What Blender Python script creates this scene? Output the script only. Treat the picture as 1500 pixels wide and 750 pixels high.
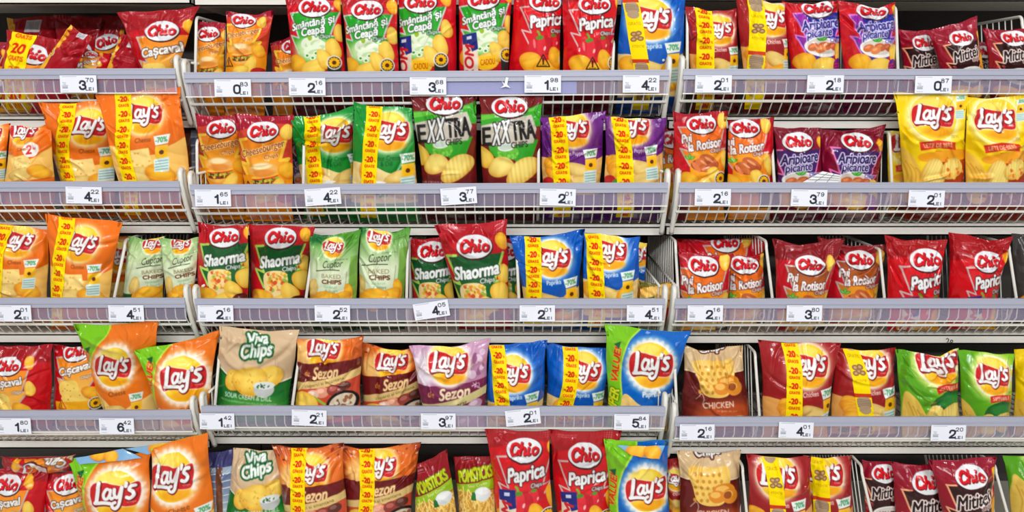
# Supermarket shelving full of crisp bags in wire baskets.
import bpy, math, random
import numpy as np

for _o in list(bpy.data.objects):
    bpy.data.objects.remove(_o)
SC = bpy.context.scene
COL = SC.collection

# ------------------------------------------------------------------ camera
CAM_D, CAM_Z, F_PX, PITCH = 2.1, 1.6, 1500.0, math.radians(8.5)
cam_d = bpy.data.cameras.new('camera')
cam_d.sensor_width = 36.0
cam_d.lens = 36.0
cam_d.clip_start = 0.05
cam = bpy.data.objects.new('camera', cam_d)
cam.location = (0, -CAM_D, CAM_Z)
cam.rotation_euler = (math.pi / 2 - PITCH, 0, 0)
COL.objects.link(cam)
SC.camera = cam

# ------------------------------------------------------------------ light
world = bpy.data.worlds.new('shop_air')
SC.world = world
world.use_nodes = True
world.node_tree.nodes['Background'].inputs['Color'].default_value = (0.93, 0.96, 1.0, 1)
world.node_tree.nodes['Background'].inputs['Strength'].default_value = 0.38


def lamp(name, loc, size_x, size_y, watts, rx):
    d = bpy.data.lights.new(name, 'AREA')
    d.shape = 'RECTANGLE'
    d.size, d.size_y = size_x, size_y
    d.energy = watts
    d.color = (0.98, 0.985, 1.0)
    o = bpy.data.objects.new(name, d)
    o.location = loc
    o.rotation_euler = (rx, 0, 0)
    COL.objects.link(o)
    return o


# rows of ceiling tubes along the aisle, plus one added far row
lamp('ceiling_lamp', (0, -1.1, 3.0), 5.0, 0.16, 8, math.radians(18))
lamp('ceiling_lamp', (0, -2.6, 3.0), 5.0, 0.12, 20, math.radians(40))
lamp('ceiling_lamp', (0, -4.4, 3.0), 5.0, 0.12, 78, math.radians(60))
lamp('ceiling_lamp', (0, -6.4, 3.0), 5.0, 0.14, 215, math.radians(70))  # added row, set far and frontal to brighten the shaded shelf lips

SC.view_settings.view_transform = 'Standard'
SC.view_settings.look = 'None'
SC.view_settings.gamma = 1.0
SC.view_settings.use_curve_mapping = False
SC.view_settings.exposure = -0.22


# ------------------------------------------------------------------ basics
def P(px, py, y):
    """The point at depth y behind the rail fronts seen at (px, py) of the 1500 x 750 photograph."""
    a, b = np.asarray(px, float) - 750.0, 375.0 - np.asarray(py, float)
    dy = F_PX * math.cos(PITCH) + b * math.sin(PITCH)
    t = (CAM_D + y) / dy
    return np.stack(np.broadcast_arrays(a * t, y + 0 * t, CAM_Z + t * (b * math.cos(PITCH) - F_PX * math.sin(PITCH))), axis=-1)


def row_of(z, y):
    """Height in the photograph (py) of a point at height z and depth y."""
    c, q = math.cos(PITCH), math.sin(PITCH)
    w, h = CAM_D + y, z - CAM_Z
    return 375.0 - F_PX * (h * c + w * q) / (w * c - h * q)


def srgb(c):
    c = np.asarray(c, dtype=np.float64) / 255.0
    return np.where(c <= 0.04045, c / 12.92, ((c + 0.055) / 1.055) ** 2.4)


def principled(name, col, rough=0.4, metal=0.0, coat=0.0, alpha=1.0, noise=0.0, scale=30.0, spec=0.5):
    m = bpy.data.materials.new(name)
    m.use_nodes = True
    nt = m.node_tree
    b = nt.nodes['Principled BSDF']
    c = tuple(srgb(col)) + (1.0,)
    b.inputs['Base Color'].default_value = c
    b.inputs['Roughness'].default_value = rough
    b.inputs['Metallic'].default_value = metal
    b.inputs['Coat Weight'].default_value = coat
    b.inputs['Specular IOR Level'].default_value = spec
    b.inputs['Alpha'].default_value = alpha
    if noise > 0:
        t = nt.nodes.new('ShaderNodeTexNoise')
        t.inputs['Scale'].default_value = scale
        t.inputs['Detail'].default_value = 4.0
        tc = nt.nodes.new('ShaderNodeTexCoord')
        nt.links.new(tc.outputs['Object'], t.inputs['Vector'])
        mx = nt.nodes.new('ShaderNodeMix')
        mx.data_type = 'RGBA'
        mx.inputs['A'].default_value = tuple(v * (1 - noise) for v in c[:3]) + (1,)
        mx.inputs['B'].default_value = tuple(min(1, v * (1 + noise)) for v in c[:3]) + (1,)
        nt.links.new(t.outputs['Fac'], mx.inputs['Factor'])
        nt.links.new(mx.outputs['Result'], b.inputs['Base Color'])
    return m


def print_material(name, rough, coat, bump=0.0):
    """Printed surface: the ink comes from the mesh's own print colours."""
    m = bpy.data.materials.new(name)
    m.use_nodes = True
    nt = m.node_tree
    b = nt.nodes['Principled BSDF']
    a = nt.nodes.new('ShaderNodeAttribute')
    a.attribute_name = 'ink'
    nt.links.new(a.outputs['Color'], b.inputs['Base Color'])
    b.inputs['Roughness'].default_value = rough
    b.inputs['Coat Weight'].default_value = coat
    b.inputs['Coat Roughness'].default_value = 0.06
    b.inputs['Specular IOR Level'].default_value = 0.12
    if bump > 0:
        t = nt.nodes.new('ShaderNodeTexNoise')
        t.noise_type = 'RIDGED_MULTIFRACTAL'
        t.inputs['Scale'].default_value = 26.0
        t.inputs['Detail'].default_value = 2.0
        tc = nt.nodes.new('ShaderNodeTexCoord')
        oi = nt.nodes.new('ShaderNodeObjectInfo')
        off = nt.nodes.new('ShaderNodeVectorMath')
        off.operation = 'MULTIPLY_ADD'
        off.inputs[1].default_value = (7.0, 5.0, 9.0)
        nt.links.new(oi.outputs['Random'], off.inputs[0])
        nt.links.new(tc.outputs['Object'], off.inputs[2])
        nt.links.new(off.outputs['Vector'], t.inputs['Vector'])
        bp = nt.nodes.new('ShaderNodeBump')
        bp.inputs['Strength'].default_value = bump
        bp.inputs['Distance'].default_value = 0.004
        nt.links.new(t.outputs['Fac'], bp.inputs['Height'])
        nt.links.new(bp.outputs['Normal'], b.inputs['Normal'])
    return m


def np_mesh(name, verts, quads, ink=None, mats=(), mat_idx=None, smooth=True):
    verts = np.ascontiguousarray(verts, dtype=np.float32)
    quads = np.ascontiguousarray(quads, dtype=np.int32)
    n, k = quads.shape
    me = bpy.data.meshes.new(name)
    me.vertices.add(len(verts))
    me.vertices.foreach_set('co', verts.ravel())
    me.loops.add(n * k)
    me.loops.foreach_set('vertex_index', quads.ravel())
    me.polygons.add(n)
    me.polygons.foreach_set('loop_start', np.arange(0, n * k, k, dtype=np.int32))
    me.polygons.foreach_set('loop_total', np.full(n, k, dtype=np.int32))
    if mat_idx is not None:
        me.polygons.foreach_set('material_index', np.asarray(mat_idx, dtype=np.int32))
    me.polygons.foreach_set('use_smooth', np.full(n, smooth, dtype=bool))
    for m in mats:
        me.materials.append(m)
    me.update(calc_edges=True)
    if ink is not None:
        ca = me.color_attributes.new('ink', 'FLOAT_COLOR', 'POINT')
        rgba = np.ones((len(verts), 4), dtype=np.float32)
        rgba[:, :3] = ink
        ca.data.foreach_set('color', rgba.ravel())
    return me


def link(name, me, parent=None, loc=None):
    o = bpy.data.objects.new(name, me)
    COL.objects.link(o)
    if parent is not None:
        o.parent = parent
    if loc is not None:
        o.location = loc
    return o


def tag(o, label, category, group=None):
    o['label'] = label
    o['category'] = category
    if group:
        o['group'] = group
    return o


class MB:
    """Collects boxes and tubes into one mesh."""

    def __init__(self):
        self.v, self.f = [], []

    def box(self, x0, x1, y0, y1, z0, z1):
        b = len(self.v)
        for x in (x0, x1):
            for y in (y0, y1):
                for z in (z0, z1):
                    self.v.append((x, y, z))
        for q in ((0, 1, 3, 2), (4, 6, 7, 5), (0, 4, 5, 1), (2, 3, 7, 6), (0, 2, 6, 4), (1, 5, 7, 3)):
            self.f.append(tuple(b + i for i in q))

    def tube(self, pts, r, n=8):
        pts = [np.asarray(p, float) for p in pts]
        b = len(self.v)
        ref = None
        for i, p in enumerate(pts):
            t = pts[min(i + 1, len(pts) - 1)] - pts[max(i - 1, 0)]
            t = t / (np.linalg.norm(t) + 1e-12)
            if ref is None:
                ref = np.array([1.0, 0, 0]) if abs(t[0]) < 0.8 else np.array([0, 0, 1.0])
            a = ref - t * ref.dot(t)
            a /= np.linalg.norm(a)
            ref = a
            c = np.cross(t, a)
            for j in range(n):
                th = 2 * math.pi * j / n
                self.v.append(tuple(p + r * (math.cos(th) * a + math.sin(th) * c)))
        m = len(pts)
        for i in range(m - 1):
            for j in range(n):
                j2 = (j + 1) % n
                self.f.append((b + i * n + j, b + i * n + j2, b + (i + 1) * n + j2, b + (i + 1) * n + j))
        self.f.append(tuple(b + j for j in reversed(range(n))))
        self.f.append(tuple(b + (m - 1) * n + j for j in range(n)))

    def mesh(self, name, mat, smooth=False, origin=(0, 0, 0)):
        me = bpy.data.meshes.new(name)
        o = np.asarray(origin, float)
        me.from_pydata([tuple(np.asarray(v) - o) for v in self.v], [], self.f)
        me.materials.append(mat)
        if smooth:
            me.polygons.foreach_set('use_smooth', [True] * len(me.polygons))
        me.update()
        return me


def arc(c, r, a0, a1, n, axis_u, axis_v):
    c, axis_u, axis_v = (np.asarray(q, float) for q in (c, axis_u, axis_v))
    return [c + r * (math.cos(a) * axis_u + math.sin(a) * axis_v) for a in np.linspace(a0, a1, n)]

# ------------------------------------------------------------------ print shop
# Every bag design is drawn as vector shapes on a small colour grid and becomes
# the print colours of the bag's film. Units: 1 = bag width, (0, 0) = logo centre, y down.
RES = 170
GX0, GX1, GY0, GY1 = -0.76, 0.76, -0.62, 1.60
_GLYPH = {}


def glyph_edges(s):
    """Outline edges of a line of text, fitted to the unit box."""
    if s not in _GLYPH:
        cu = bpy.data.curves.new('lettering', 'FONT')
        cu.body = s
        cu.resolution_u = 4
        o = bpy.data.objects.new('lettering', cu)
        COL.objects.link(o)
        bpy.context.view_layer.update()
        ev = o.evaluated_get(bpy.context.evaluated_depsgraph_get())
        me = ev.to_mesh()
        co = np.array([v.co[:2] for v in me.vertices])
        cnt = {}
        for p in me.polygons:
            vs = list(p.vertices)
            for a, b in zip(vs, vs[1:] + vs[:1]):
                k = (min(a, b), max(a, b))
                cnt[k] = cnt.get(k, 0) + 1
        e = np.array([k for k, c in cnt.items() if c == 1])
        ev.to_mesh_clear()
        bpy.data.objects.remove(o)
        bpy.data.curves.remove(cu)
        lo, hi = co.min(0), co.max(0)
        co = (co - (lo + hi) / 2) / (hi - lo)
        co[:, 1] *= -1
        _GLYPH[s] = (co[e], (hi - lo)[0] / (hi - lo)[1])
    return _GLYPH[s]


def raster(E, h, w, ss=3):
    """Even-odd fill of edges (n,2,2) given in pixels, antialiased."""
    A = E.astype(float) * ss
    y0, y1 = A[:, 0, 1], A[:, 1, 1]
    x0, x1 = A[:, 0, 0], A[:, 1, 0]
    sw = y0 > y1
    y0, y1, x0, x1 = np.where(sw, y1, y0), np.where(sw, y0, y1), np.where(sw, x1, x0), np.where(sw, x0, x1)
    H, W = h * ss, w * ss
    r0 = np.clip(np.ceil(y0 - 0.5), 0, H).astype(int)
    r1 = np.clip(np.ceil(y1 - 0.5), 0, H).astype(int)
    n = np.maximum(r1 - r0, 0)
    idx = np.repeat(np.arange(len(n)), n)
    acc = np.zeros((H, W + 1), dtype=np.int32)
    if len(idx):
        off = np.arange(len(idx)) - np.repeat(np.cumsum(n) - n, n)
        rows = r0[idx] + off
        t = (rows + 0.5 - y0[idx]) / np.maximum(y1[idx] - y0[idx], 1e-9)
        xs = x0[idx] + t * (x1[idx] - x0[idx])
        np.add.at(acc, (rows, np.clip(np.ceil(xs - 0.5), 0, W).astype(int)), 1)
    m = (np.cumsum(acc, axis=1)[:, :W] & 1).astype(np.float32)
    return m.reshape(h, ss, w, ss).mean(axis=(1, 3))


def dilate(m, r):
    if r <= 0:
        return m
    k = int(math.ceil(r))
    out = m.copy()
    p = np.pad(m, k)
    H, W = m.shape
    for dy in range(-k, k + 1):
        for dx in range(-k, k + 1):
            d = math.hypot(dx, dy)
            if d == 0 or d > r + 0.5:
                continue
            wgt = min(1.0, r + 0.5 - d)
            np.maximum(out, wgt * p[k + dy:k + dy + H, k + dx:k + dx + W], out=out)
    return out


def smooth_path(pts, n=8, closed=False):
    p = [np.asarray(q, float) for q in pts]
    if closed:
        p = [p[-1]] + p + [p[0], p[1]]
    else:
        p = [p[0]] + p + [p[-1]]
    out = []
    for i in range(1, len(p) - 2):
        a, b, c, d = p[i - 1], p[i], p[i + 1], p[i + 2]
        for t in np.linspace(0, 1, n, endpoint=False):
            out.append(0.5 * (2 * b + (c - a) * t + (2 * a - 5 * b + 4 * c - d) * t * t + (3 * b - a - 3 * c + d) * t ** 3))
    if not closed:
        out.append(p[-2])
    return np.array(out)


class Ink:
    def __init__(self, base, x0=GX0, x1=GX1, y0=GY0, y1=GY1, res=RES):
        self.x0, self.y0, self.res = x0, y0, res
        self.w, self.h = int(round((x1 - x0) * res)), int(round((y1 - y0) * res))
        self.x1, self.y1 = x0 + self.w / res, y0 + self.h / res
        self.a = np.empty((self.h, self.w, 3), dtype=np.float32)
        self.a[:] = np.asarray(base, dtype=np.float32)
        self.X = x0 + (np.arange(self.w) + 0.5)[None, :] / res + np.zeros((self.h, 1))
        self.Y = y0 + (np.arange(self.h) + 0.5)[:, None] / res + np.zeros((1, self.w))
        self.rng = np.random.RandomState(7)

    def put(self, m, col, r0=0, c0=0):
        h, w = m.shape
        R0, C0 = max(r0, 0), max(c0, 0)
        R1, C1 = min(r0 + h, self.h), min(c0 + w, self.w)
        if R1 <= R0 or C1 <= C0:
            return
        mm = m[R0 - r0:R1 - r0, C0 - c0:C1 - c0, None]
        c = np.asarray(col, dtype=np.float32)
        if c.ndim == 3:
            c = c[R0 - r0:R1 - r0, C0 - c0:C1 - c0]
        s = self.a[R0:R1, C0:C1]
        self.a[R0:R1, C0:C1] = s * (1 - mm) + c * mm

    def win(self, lo, hi, pad=0.03):
        r = self.res
        c0, r0 = int((lo[0] - pad - self.x0) * r), int((lo[1] - pad - self.y0) * r)
        c1, r1 = int((hi[0] + pad - self.x0) * r) + 2, int((hi[1] + pad - self.y0) * r) + 2
        return c0, r0, c1 - c0, r1 - r0

    def edges(self, E, col, grow=0.0, alpha=1.0, dx=0.0, dy=0.0):
        E = E + np.array([dx, dy])
        lo, hi = E.reshape(-1, 2).min(0), E.reshape(-1, 2).max(0)
        c0, r0, w, h = self.win(lo, hi, grow + 0.02)
        if w <= 0 or h <= 0 or w > 3000 or h > 3000:
            return
        q = (E - np.array([self.x0, self.y0])) * self.res - np.array([c0, r0])
        m = dilate(raster(q, h, w), grow * self.res)
        self.put(m * alpha, col, r0, c0)

    def poly(self, pts, col, smooth=False, grow=0.0, alpha=1.0):
        p = smooth_path(pts, closed=True) if smooth else np.asarray(pts, float)
        self.edges(np.stack([p, np.roll(p, -1, 0)], axis=1), col, grow, alpha)

    def line(self, pts, width, col, smooth=False, alpha=1.0):
        p = smooth_path(pts) if smooth else np.asarray(pts, float)
        lo, hi = p.min(0), p.max(0)
        c0, r0, w, h = self.win(lo, hi, width)
        X = self.x0 + (c0 + np.arange(w) + 0.5)[None, :] / self.res
        Y = self.y0 + (r0 + np.arange(h) + 0.5)[:, None] / self.res
        d = np.full((h, w), 9.0)
        for a, b in zip(p[:-1], p[1:]):
            v = b - a
            L = max(v.dot(v), 1e-12)
            t = np.clip(((X - a[0]) * v[0] + (Y - a[1]) * v[1]) / L, 0, 1)
            d = np.minimum(d, np.hypot(X - a[0] - t * v[0], Y - a[1] - t * v[1]))
        m = np.clip((width / 2 - d) * self.res + 0.5, 0, 1)
        self.put((m * alpha).astype(np.float32), col, r0, c0)

    def local(self, cx, cy, rx, ry, rot=0.0, pad=1.25):
        R = max(rx, ry) * pad
        c0, r0, w, h = self.win((cx - R, cy - R), (cx + R, cy + R))
        X = self.x0 + (c0 + np.arange(w) + 0.5)[None, :] / self.res - cx
        Y = self.y0 + (r0 + np.arange(h) + 0.5)[:, None] / self.res - cy
        a = math.radians(rot)
        p = (X * math.cos(a) - Y * math.sin(a)) / rx
        q = (X * math.sin(a) + Y * math.cos(a)) / ry
        return p, q, r0, c0

    def ell(self, cx, cy, rx, ry, col, rot=0.0, alpha=1.0, soft=0.0, pw=2.0):
        p, q, r0, c0 = self.local(cx, cy, rx, ry, rot, 1.3 + soft)
        d = (np.abs(p) ** pw + np.abs(q) ** pw) ** (1 / pw)
        s = max(soft, 0.6 / (self.res * min(rx, ry)))
        m = np.clip((1 + s / 2 - d) / s, 0, 1)
        if soft > 0:
            m = m * m * (3 - 2 * m)
        self.put((m * alpha).astype(np.float32), col, r0, c0)

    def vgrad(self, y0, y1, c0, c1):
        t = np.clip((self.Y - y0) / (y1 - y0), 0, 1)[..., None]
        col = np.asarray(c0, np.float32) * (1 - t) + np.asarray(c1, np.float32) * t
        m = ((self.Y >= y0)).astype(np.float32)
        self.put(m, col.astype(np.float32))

    def text(self, s, cx, cy, w, h, col, bold=0.0, rot=0.0, shear=0.0, out=None, ow=0.0, shadow=None):
        E, _ = glyph_edges(s)
        q = E * np.array([w - shear * h if shear else w, h])
        q = q.copy()
        q[..., 0] -= q[..., 1] * shear
        a = math.radians(rot)
        x = q[..., 0] * math.cos(a) + q[..., 1] * math.sin(a)
        y = -q[..., 0] * math.sin(a) + q[..., 1] * math.cos(a)
        E2 = np.stack([x + cx, y + cy], axis=-1)
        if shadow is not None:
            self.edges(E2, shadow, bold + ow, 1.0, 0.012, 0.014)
        if out is not None:
            self.edges(E2, out, bold + ow)
        self.edges(E2, col, bold)

    def chip(self, cx, cy, rx, ry, rot=0.0, tone=0, ridged=False):
        mid = [(252, 214, 92), (250, 190, 48), (238, 206, 120), (246, 222, 120)][tone]
        rim = [(226, 160, 40), (226, 128, 20), (198, 150, 66), (214, 160, 60)][tone]
        ph = (cx * 37 + cy * 91) % 6.28
        p, q, r0, c0 = self.local(cx, cy, rx, ry, rot)
        ang = np.arctan2(q, p)
        rad = 1 + 0.07 * np.sin(2 * ang + ph) + 0.05 * np.sin(3 * ang + 2 * ph)
        d = np.hypot(p, q) / rad
        s = 0.8 / (self.res * min(rx, ry))
        m = np.clip((1 - d) / s + 0.5, 0, 1).astype(np.float32)
        sh = np.clip((1.12 - np.hypot(p - 0.03, q - 0.08) / rad) / 0.16, 0, 1)
        self.put((sh * 0.35).astype(np.float32), (120, 60, 10), r0, c0)
        t = np.clip(0.75 * d ** 3 + 0.35 * (q * 0.6 - p * 0.35), 0, 1)
        t = np.clip(t + 0.10 * np.sin(7 * p + 3 * q + ph) * (d < 1), 0, 1)
        if ridged:
            t = np.clip(t + 0.22 * np.sin(26 * p + 5 * q), 0, 1)
        col = np.asarray(mid, np.float32) * (1 - t[..., None]) + np.asarray(rim, np.float32) * t[..., None]
        self.put(m, col.astype(np.float32), r0, c0)

    def specks(self, n, x0, x1, y0, y1, r0, r1, cols, alpha=0.9):
        for i in range(n):
            x, y = self.rng.uniform(x0, x1), self.rng.uniform(y0, y1)
            r = self.rng.uniform(r0, r1)
            self.ell(x, y, r, r * self.rng.uniform(0.5, 1), cols[i % len(cols)], self.rng.uniform(0, 180), alpha)

    def sunflower(self, cx, cy, r, ring=True):
        if ring:
            self.ell(cx, cy, r * 1.45, r * 1.45, (235, 235, 228))
            self.ell(cx, cy, r * 1.25, r * 1.25, (90, 70, 50))
        for k in range(12):
            a = k * math.pi / 6
            self.ell(cx + 0.68 * r * math.cos(a), cy + 0.68 * r * math.sin(a), r * 0.42, r * 0.24, (250, 190, 20), -math.degrees(a))
        self.ell(cx, cy, r * 0.75, r * 0.75, (250, 185, 15))
        self.ell(cx, cy, r * 0.42, r * 0.42, (90, 45, 20))

    def finish(self):
        """Linear colours, lightly prefiltered for the film's own grid."""
        a = self.a
        b = a.copy()
        b[1:] += a[:-1]
        b[:, 1:] += a[:, :-1]
        b[1:, 1:] += a[:-1, :-1]
        b[1:, 1:] /= 4.0
        b[0, 1:] /= 2.0
        b[1:, 0] /= 2.0
        self.lin = srgb(np.clip(b, 0, 255)).astype(np.float32)
        return self

    def sample(self, x, y):
        fx = np.clip((x - self.x0) * self.res, 0, self.w - 1.001)
        fy = np.clip((y - self.y0) * self.res, 0, self.h - 1.001)
        i, j = fx.astype(int), fy.astype(int)
        u, v = (fx - i)[:, None], (fy - j)[:, None]
        L = self.lin
        return (L[j, i] * (1 - u) * (1 - v) + L[j, i + 1] * u * (1 - v) + L[j + 1, i] * (1 - u) * v + L[j + 1, i + 1] * u * v)

# ------------------------------------------------------------------ bag designs
WHITE, GREY = (238, 238, 236), (188, 186, 188)
RED, DKRED = (200, 12, 26), (150, 18, 36)


def oval_logo(c, rx=0.292, ry=0.182):
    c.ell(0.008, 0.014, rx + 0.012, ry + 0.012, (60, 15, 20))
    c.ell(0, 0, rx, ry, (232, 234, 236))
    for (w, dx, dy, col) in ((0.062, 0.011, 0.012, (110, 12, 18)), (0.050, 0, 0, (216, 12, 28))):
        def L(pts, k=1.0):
            c.line([(1.02 * x + dx, 0.92 * y + dy) for x, y in pts], w * k, col, True)
        L([(-0.085, -0.055), (-0.115, -0.092), (-0.165, -0.088), (-0.208, -0.025), (-0.205, 0.045), (-0.165, 0.078), (-0.115, 0.06), (-0.092, 0.035)], 0.92)
        L([(-0.035, -0.108), (-0.055, 0.0), (-0.072, 0.07)], 0.8)
        L([(-0.058, 0.01), (-0.025, -0.03), (0.012, -0.022), (0.008, 0.03), (0.0, 0.068), (0.03, 0.06)], 0.72)
        L([(0.078, -0.028), (0.066, 0.03), (0.064, 0.066), (0.09, 0.058)], 0.78)
        L([(0.088, -0.094), (0.089, -0.09)], 0.85)
        L([(0.185, -0.034), (0.145, -0.015), (0.138, 0.045), (0.175, 0.07), (0.215, 0.045), (0.222, -0.005), (0.185, -0.034)], 0.7)


def wave_logo(c, glow=(255, 250, 235), sun=True, k=1.0, ox=0.0, oy=0.0, big_glow=1.0):
    if sun:
        if glow is not None:
            c.ell(ox, oy + 0.02, 0.375 * k * big_glow, 0.365 * k * big_glow, glow, soft=0.22)
        c.ell(ox, oy + 0.02, 0.318 * k, 0.31 * k, (252, 206, 40))
        c.ell(ox - 0.06 * k, oy - 0.19 * k, 0.2 * k, 0.09 * k, (255, 228, 100), soft=0.6)
        c.ell(ox + 0.05 * k, oy + 0.24 * k, 0.22 * k, 0.08 * k, (244, 168, 18), soft=0.7)
    ban = [(-0.315, -0.11), (-0.26, -0.155), (-0.18, -0.165), (-0.08, -0.145), (0.04, -0.115), (0.15, -0.095), (0.24, -0.125), (0.305, -0.125), (0.325, -0.06), (0.318, 0.04),
           (0.285, 0.145), (0.23, 0.178), (0.1, 0.165), (-0.06, 0.145), (-0.2, 0.15), (-0.28, 0.168), (-0.325, 0.11), (-0.338, -0.01)]
    ban = [(ox + x * k, oy + y * k) for x, y in ban]
    c.poly(ban, (246, 232, 214), True, grow=0.012 * k)
    c.poly(ban, (206, 30, 34), True)
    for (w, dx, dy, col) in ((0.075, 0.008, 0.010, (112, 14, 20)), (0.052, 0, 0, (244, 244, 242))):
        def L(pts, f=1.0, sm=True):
            c.line([(ox + (x + dx) * k, oy + (y + dy) * k) for x, y in pts], w * f * k, col, sm)
        L([(-0.205, -0.155), (-0.225, -0.03), (-0.255, 0.105)], 1.1, False)
        L([(-0.275, 0.112), (-0.16, 0.106), (-0.07, 0.118)], 0.95)
        L([(-0.052, -0.055), (-0.1, -0.07), (-0.145, -0.01), (-0.14, 0.05), (-0.1, 0.055), (-0.062, 0.0), (-0.045, -0.06)], 0.8)
        L([(-0.048, -0.062), (-0.06, 0.02), (-0.045, 0.058), (-0.02, 0.045)], 0.8)
        L([(0.005, -0.065), (-0.002, 0.0), (0.02, 0.045), (0.06, 0.02), (0.098, -0.075)], 0.85)
        L([(0.1, -0.085), (0.075, 0.04), (0.045, 0.15), (0.0, 0.19), (-0.04, 0.165), (-0.035, 0.125), (0.0, 0.11)], 0.85)
        L([(0.158, -0.13), (0.148, -0.09)], 0.9)
        L([(0.262, -0.085), (0.215, -0.085), (0.19, -0.045), (0.225, -0.01), (0.24, 0.035), (0.2, 0.07), (0.155, 0.055)], 0.9)
    c.text('Chips', ox + 0.215 * k, oy + 0.125 * k, 0.1 * k, 0.035 * k, (240, 220, 210), 0.002)


def zig_panel(c, top, bottom, line=GREY, y=0.10, right=True, lw=0.028, fade=0.8):
    """Centre panel between two lightning edges."""
    L = [(-0.45, y), (-0.26, y + 0.45), (-0.43, y + 0.40), (-0.26, y + 0.72), (-0.24, y + 1.0)]
    R = [(0.24, y + 1.0), (0.28, y + 0.62), (0.45, y + 0.40), (0.31, y + 0.42), (0.46, y - 0.02)]
    m = Ink((0, 0, 0))
    m.poly(L + R, (255, 255, 255))
    mask = m.a[..., 0] / 255.0
    t = np.clip((c.Y - y) / fade, 0, 1)[..., None]
    c.put(mask, (np.asarray(top, np.float32) * (1 - t) + np.asarray(bottom, np.float32) * t).astype(np.float32))
    c.line([(-0.30, y - 0.005), (-0.455, y + 0.005)] + L[0:4], lw, line)
    if right:
        c.line(R[1:], lw, line)


def front_chips(c, y=0.86, tone=0, n=3):
    c.chip(0.36, y - 0.05, 0.15, 0.2, 25, tone)
    c.chip(-0.27, y + 0.12, 0.2, 0.17, -15, 1)
    c.chip(0.02, y + 0.2, 0.25, 0.15, 12, tone)
    c.chip(0.27, y + 0.16, 0.16, 0.2, 35, tone)


def corner_chips(c):
    c.chip(0.45, -0.06, 0.1, 0.13, 20, 1)
    c.chip(0.47, 0.46, 0.1, 0.16, 20, 0)


def oil_badge(c, x=0.35, y=0.95, r=0.088):
    c.poly([(x - 0.11, y), (x + 0.12, y), (x + 0.12, y + 0.5), (x - 0.11, y + 0.5)], (38, 44, 42))
    c.sunflower(x, y, r)
    c.text('Ulei', x, y + r * 0.9, r * 1.3, r * 0.32, (40, 90, 60), 0.003)


def warn(c, x=0.0, y=0.96, s=0.11, col=(40, 25, 10)):
    p = [(x, y - s), (x - s, y + s * 0.8), (x + s, y + s * 0.8), (x, y - s)]
    c.line(p, 0.02, col)
    c.line([(x, y - s * 0.4), (x, y + s * 0.15)], 0.028, col)
    c.ell(x, y + s * 0.38, 0.016, 0.014, col)
    c.text('NU PICANT', x, y + s * 0.62, s * 1.1, 0.022, col, 0.001)


def fine_print(c, x, y, w, lines, col, h=0.02):
    for i, s in enumerate(lines):
        c.text(s, x, y + i * h * 1.6, w * (1 - 0.12 * i), h, col, 0.002)


def gift_bar(c, x=-0.29, y=0.60):
    c.poly([(x - 0.12, y), (x + 0.14, y - 0.03), (x + 0.16, y + 0.22), (x + 0.13, y + 0.9), (x - 0.11, y + 0.9)], (232, 214, 190))
    c.poly([(x - 0.13, y), (x + 0.14, y - 0.03), (x + 0.16, y + 0.26), (x + 0.05, y + 0.3), (x + 0.0, y + 0.16), (x - 0.11, y + 0.17)], (28, 38, 120))
    c.poly([(x - 0.04, y + 0.035), (x + 0.05, y + 0.025), (x + 0.05, y + 0.08), (x - 0.04, y + 0.09)], (200, 205, 225))
    c.text('ROM', x - 0.01, y + 0.46, 0.58, 0.155, (205, 25, 40), 0.012, 86, 0.2)
    c.poly([(x + 0.17, y + 0.40), (x + 0.46, y + 0.38), (x + 0.46, y + 0.58), (x + 0.17, y + 0.61)], (250, 190, 20))
    c.text('CADOU', x + 0.315, y + 0.49, 0.25, 0.10, (170, 60, 20), 0.004, 3)


def pepper(c, x, y, r):
    c.ell(x + 0.5 * r, y, 0.62 * r, 0.85 * r, (196, 22, 38), 10)
    c.ell(x - 0.4 * r, y, 0.72 * r, 0.95 * r, (212, 28, 44), -10)
    c.ell(x + 0.05 * r, y + 0.1 * r, 0.4 * r, 0.9 * r, (222, 40, 54))
    c.ell(x - 0.6 * r, y - 0.1 * r, 0.12 * r, 0.4 * r, (244, 130, 130), 8, 0.8)
    c.ell(x + 0.35 * r, y + 0.3 * r, 0.1 * r, 0.2 * r, (250, 200, 190), -20, 0.9)
    c.line([(x - 0.1 * r, y - 0.55 * r), (x - 0.15 * r, y - 0.95 * r), (x - 0.3 * r, y - 1.15 * r)], 0.2 * r, (120, 170, 50), True)
    c.ell(x - 0.1 * r, y - 0.62 * r, 0.38 * r, 0.18 * r, (90, 140, 40), 10)


def plate(c, x, y, r, foods, rim=(240, 238, 232)):
    c.ell(x, y, r, r * 0.52, rim, -4)
    c.ell(x, y - 0.015, r * 0.86, r * 0.40, (214, 206, 196), -4)
    for i, (dx, dy, a, b, col) in enumerate(foods):
        c.ell(x + dx * r, y + dy * r, a * r, b * r, col, 20 - 25 * (i % 3))
        c.ell(x + dx * r - 0.05 * r, y + dy * r - 0.05 * r, a * r * 0.5, b * r * 0.35, tuple(min(255, v + 45) for v in col), 20, 0.7)


def leaf(c, x, y, s, col=(60, 150, 40)):
    for a in (-60, 0, 55):
        r = math.radians(90 + a)
        c.ell(x + s * 0.6 * math.cos(r), y - s * 0.6 * math.sin(r), s * 0.65, s * 0.32, col, 90 + a)
        c.ell(x + s * 0.55 * math.cos(r), y - s * 0.6 * math.sin(r), s * 0.4, s * 0.12, tuple(min(255, v + 50) for v in col), 90 + a, 0.8)


def sketch(c, x, y, k, col, rng):
    for _ in range(3):
        c.line([(x + rng.uniform(-k, k), y + rng.uniform(-k, k)) for _ in range(4)], 0.01, col, True, 0.8)


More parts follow.
